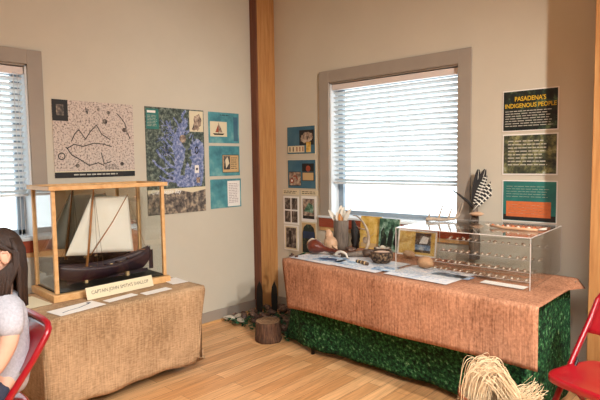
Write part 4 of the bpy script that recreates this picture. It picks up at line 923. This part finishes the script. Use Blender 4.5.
Ed = [(0, 1), (1, 2), (2, 3), (3, 4), (4, 5), (5, 6), (6, 7), (7, 8), (8, 9), (3, 10), (10, 11), (11, 12), (12, 13), (13, 14), (14, 15), (15, 16), (3, 17), (17, 18), (18, 19), (19, 20), (20, 21), (21, 22), (22, 23), (0, 24), (24, 25), (25, 26), (26, 27), (27, 28), (28, 29), (29, 30), (0, 31), (31, 32), (32, 33), (33, 34), (34, 35), (35, 36), (36, 37)]
V_ = [Vector(p) for p, r_ in S]; R2 = [r_ for p, r_ in S]
for sd, wi in ((1, 16), (-1, 23)):
    hnd = V_[wi]
    for k, (dx, L) in enumerate(((-.018, .052), (-.006, .060), (.006, .056), (.017, .044))):
        i0 = len(V_); V_ += [hnd+Vector((dx, -.022, 0)), hnd+Vector((dx*1.2, -.022-L*.5, -.004)), hnd+Vector((dx*1.2, -.022-L, -.018))]; R2 += [.0085, .0075, .0065]; Ed += [(wi, i0), (i0, i0+1), (i0+1, i0+2)]
    i0 = len(V_); V_ += [hnd+Vector((-sd*.022, .0, -.004)), hnd+Vector((-sd*.038, -.03, -.008))]; R2 += [.009, .0075]; Ed += [(wi, i0), (i0, i0+1)]
body = skinned('body', V_, Ed, R2, M['skin'], gl)
# facial features joined into the body mesh
def join_into(o, b):
    me = o.data; vs = [v.co.copy() for v in me.vertices]; fs = [tuple(p.vertices) for p in me.polygons]; mi = [p.material_index for p in me.polygons]
    mats = list(me.materials); n0 = len(vs); vs += b.v; fs += [tuple(i+n0 for i in f) for f in b.f]
    for k in b.m:
        m_ = b.mats[k]
        if m_ not in mats: mats.append(m_)
        mi.append(mats.index(m_))
    nm_ = bpy.data.meshes.new(me.name); nm_.from_pydata([tuple(v) for v in vs], [], fs)
    for m_ in mats: nm_.materials.append(m_)
    for p, k in zip(nm_.polygons, mi): p.material_index = k; p.use_smooth = True
    o.data = nm_
hc = Vector((0, .016, 1.108)); fb = MB()
fb.ell(hc, (.074, .088, .105), M['skin'], None, 24, 18)
fb.tube([hc+Vector((0, -.080, .02)), hc+Vector((0, -.093, -.005)), hc+Vector((0, -.098, -.018)), hc+Vector((0, -.085, -.03))], [.007, .010, .013, .008], M['skin'], 10)
for s_ in (-1, 1):
    fb.ell(hc+Vector((s_*.029, -.076, .012)), (.013, .008, .008), M['paper'], None, 12, 8); fb.ell(hc+Vector((s_*.029, -.083, .012)), (.005, .003, .005), M['ink'], None, 8, 6)
    fb.tube([hc+Vector((s_*.045, -.066, .030)), hc+Vector((s_*.03, -.080, .034)), hc+Vector((s_*.015, -.084, .031))], .003, M['hair'], 6)
    # ear
    ec = hc+Vector((s_*.080, -.004, -.004)); fb.ell(ec, (.008, .019, .030), M['skin'], Matrix.Rotation(.25, 4, 'X'), 14, 10); fb.tube([ec+Vector((s_*.004, -.010, .020)), ec+Vector((s_*.008, .008, .026)), ec+Vector((s_*.009, .017, .008)), ec+Vector((s_*.006, .008, -.020)), ec+Vector((s_*.004, -.004, -.028))], .0042, M['skin'], 8)
fb.tube([hc+Vector((-.022, -.077, -.055)), hc+Vector((0, -.086, -.052)), hc+Vector((.022, -.077, -.055))], [.003, .006, .003], mat('lips', 'b5685e', .5), 8)
join_into(body, fb)
# clothes
tee_v = [(0, -.01, .47), (0, .015, .60), (0, .02, .74), (0, .012, .86), (0, .006, .912), (.10, 0, .900), (.165, -.005, .868), (.187, -.018, .765), (-.10, 0, .900), (-.165, -.005, .868), (-.187, -.018, .765)]
skinned('t_shirt', [Vector(p) for p in tee_v], [(0, 1), (1, 2), (2, 3), (3, 4), (3, 5), (5, 6), (6, 7), (3, 8), (8, 9), (9, 10)], [(.150, .118), (.136, .108), (.132, .104), (.126, .102), .086, .066, .062, .060, .066, .062, .060], M['shirt'], gl)
pv = [(0, 0, .50), (.08, -.06, .515), (.095, -.24, .522), (.095, -.405, .512), (.095, -.412, .30), (.095, -.40, .10), (-.08, -.06, .515), (-.095, -.24, .522), (-.095, -.405, .512), (-.095, -.412, .30), (-.095, -.40, .10)]
skinned('trousers', [Vector(p) for p in pv], [(0, 1), (1, 2), (2, 3), (3, 4), (4, 5), (0, 6), (6, 7), (7, 8), (8, 9), (9, 10)], [.10, .085, .076, .068, .057, .045, .085, .082, .068, .057, .045], M['jeans'], gl)
for s_ in (-1, 1):
    b = MB(); b.ell((s_*.098, -.465, .035), (.042, .10, .035), M['rub'], None, 16, 10, 0, lambda p: Vector((p.x, p.y, max(p.z, -.8)))); b.build('shoe', gl)
# hair: cap plus long locks
b = MB(); hh = hc+Vector((0, .012, .012))
def capfn(p):
    # open the cap over the face
    if p.y < -.35 and p.z < .35: return p*.80
    if abs(p.x) > .6 and p.z < .25 and p.y < .25: return Vector((p.x*.82, p.y, p.z))
    return p*(1+.03*sin(math.atan2(p.x, p.y)*17))
b.ell(hh, (.081, .088, .106), M['hair'], None, 40, 24, 0, capfn)
random.seed(3)
for k in range(64):
    a = radians(-10+200*k/63); x = cos(a)*.078; y = .012+sin(a)*.078
    if abs(x) > .06 and y < .04: y = .04
    zt = hc.z+.05+.02*sin(k*2.1); ze = .90+.04*sin(k*1.7)+random.uniform(-.02, .02)
    ox = x*1.12; oy = y+.004
    b.tube([hc+Vector((x*.8, y*.8, .075)), hc+Vector((x*1.02, y*1.05, .02)), Vector((ox, hc.y+oy+.005, hc.z-.07)), Vector((ox*1.05, hc.y+oy+.002, hc.z-.14)), Vector((ox*1.08+random.uniform(-.01, .01), hc.y+oy+.004, ze))], [.010, .012, .012, .010, .003], M['hair'], 7)
for s_ in (-1, 1):
    for k in range(6):
        b.tube([hc+Vector((s_*.05, -.03-.006*k, .085)), hc+Vector((s_*(.082-.001*k), -.012-.004*k, .045)), hc+Vector((s_*.086, .030+.004*k, .012)), hc+Vector((s_*.088, .030+.003*k, -.045)), Vector((s_*(.09+.002*k), hc.y+.002*k-.005, .99)), Vector((s_*.085, hc.y-.06+.012*k, .93-.006*k))], [.008, .009, .008, .009, .009, .003], M['hair'], 6)
for s_ in (-1, 1):
    for k in range(7):
        b.tube([hc+Vector((s_*.078, .028-.002*k, -.015-.004*k)), hc+Vector((s_*.086, .016-.008*k, -.05-.003*k)), Vector((s_*.092, hc.y-.004-.012*k, .995)), Vector((s_*.096, hc.y-.012-.015*k, .94)), Vector((s_*.092, hc.y-.016-.017*k, .88+.012*k))], [.006, .009, .010, .009, .003], M['hair'], 6)
b.build('hair', gl)
b = MB(); b.ell((.0, -.20, .63), (.13, .11, .045), M['maroon'], None, 18, 12, .3); o = b.build('lap_cloth', origin=(0, 0, 0)); o.location = (GX+.02, GY, 0)
o.location = (GX, GY, 0); tag(o, 'maroon bundle of cloth on the lap of the seated person', 'cloth')
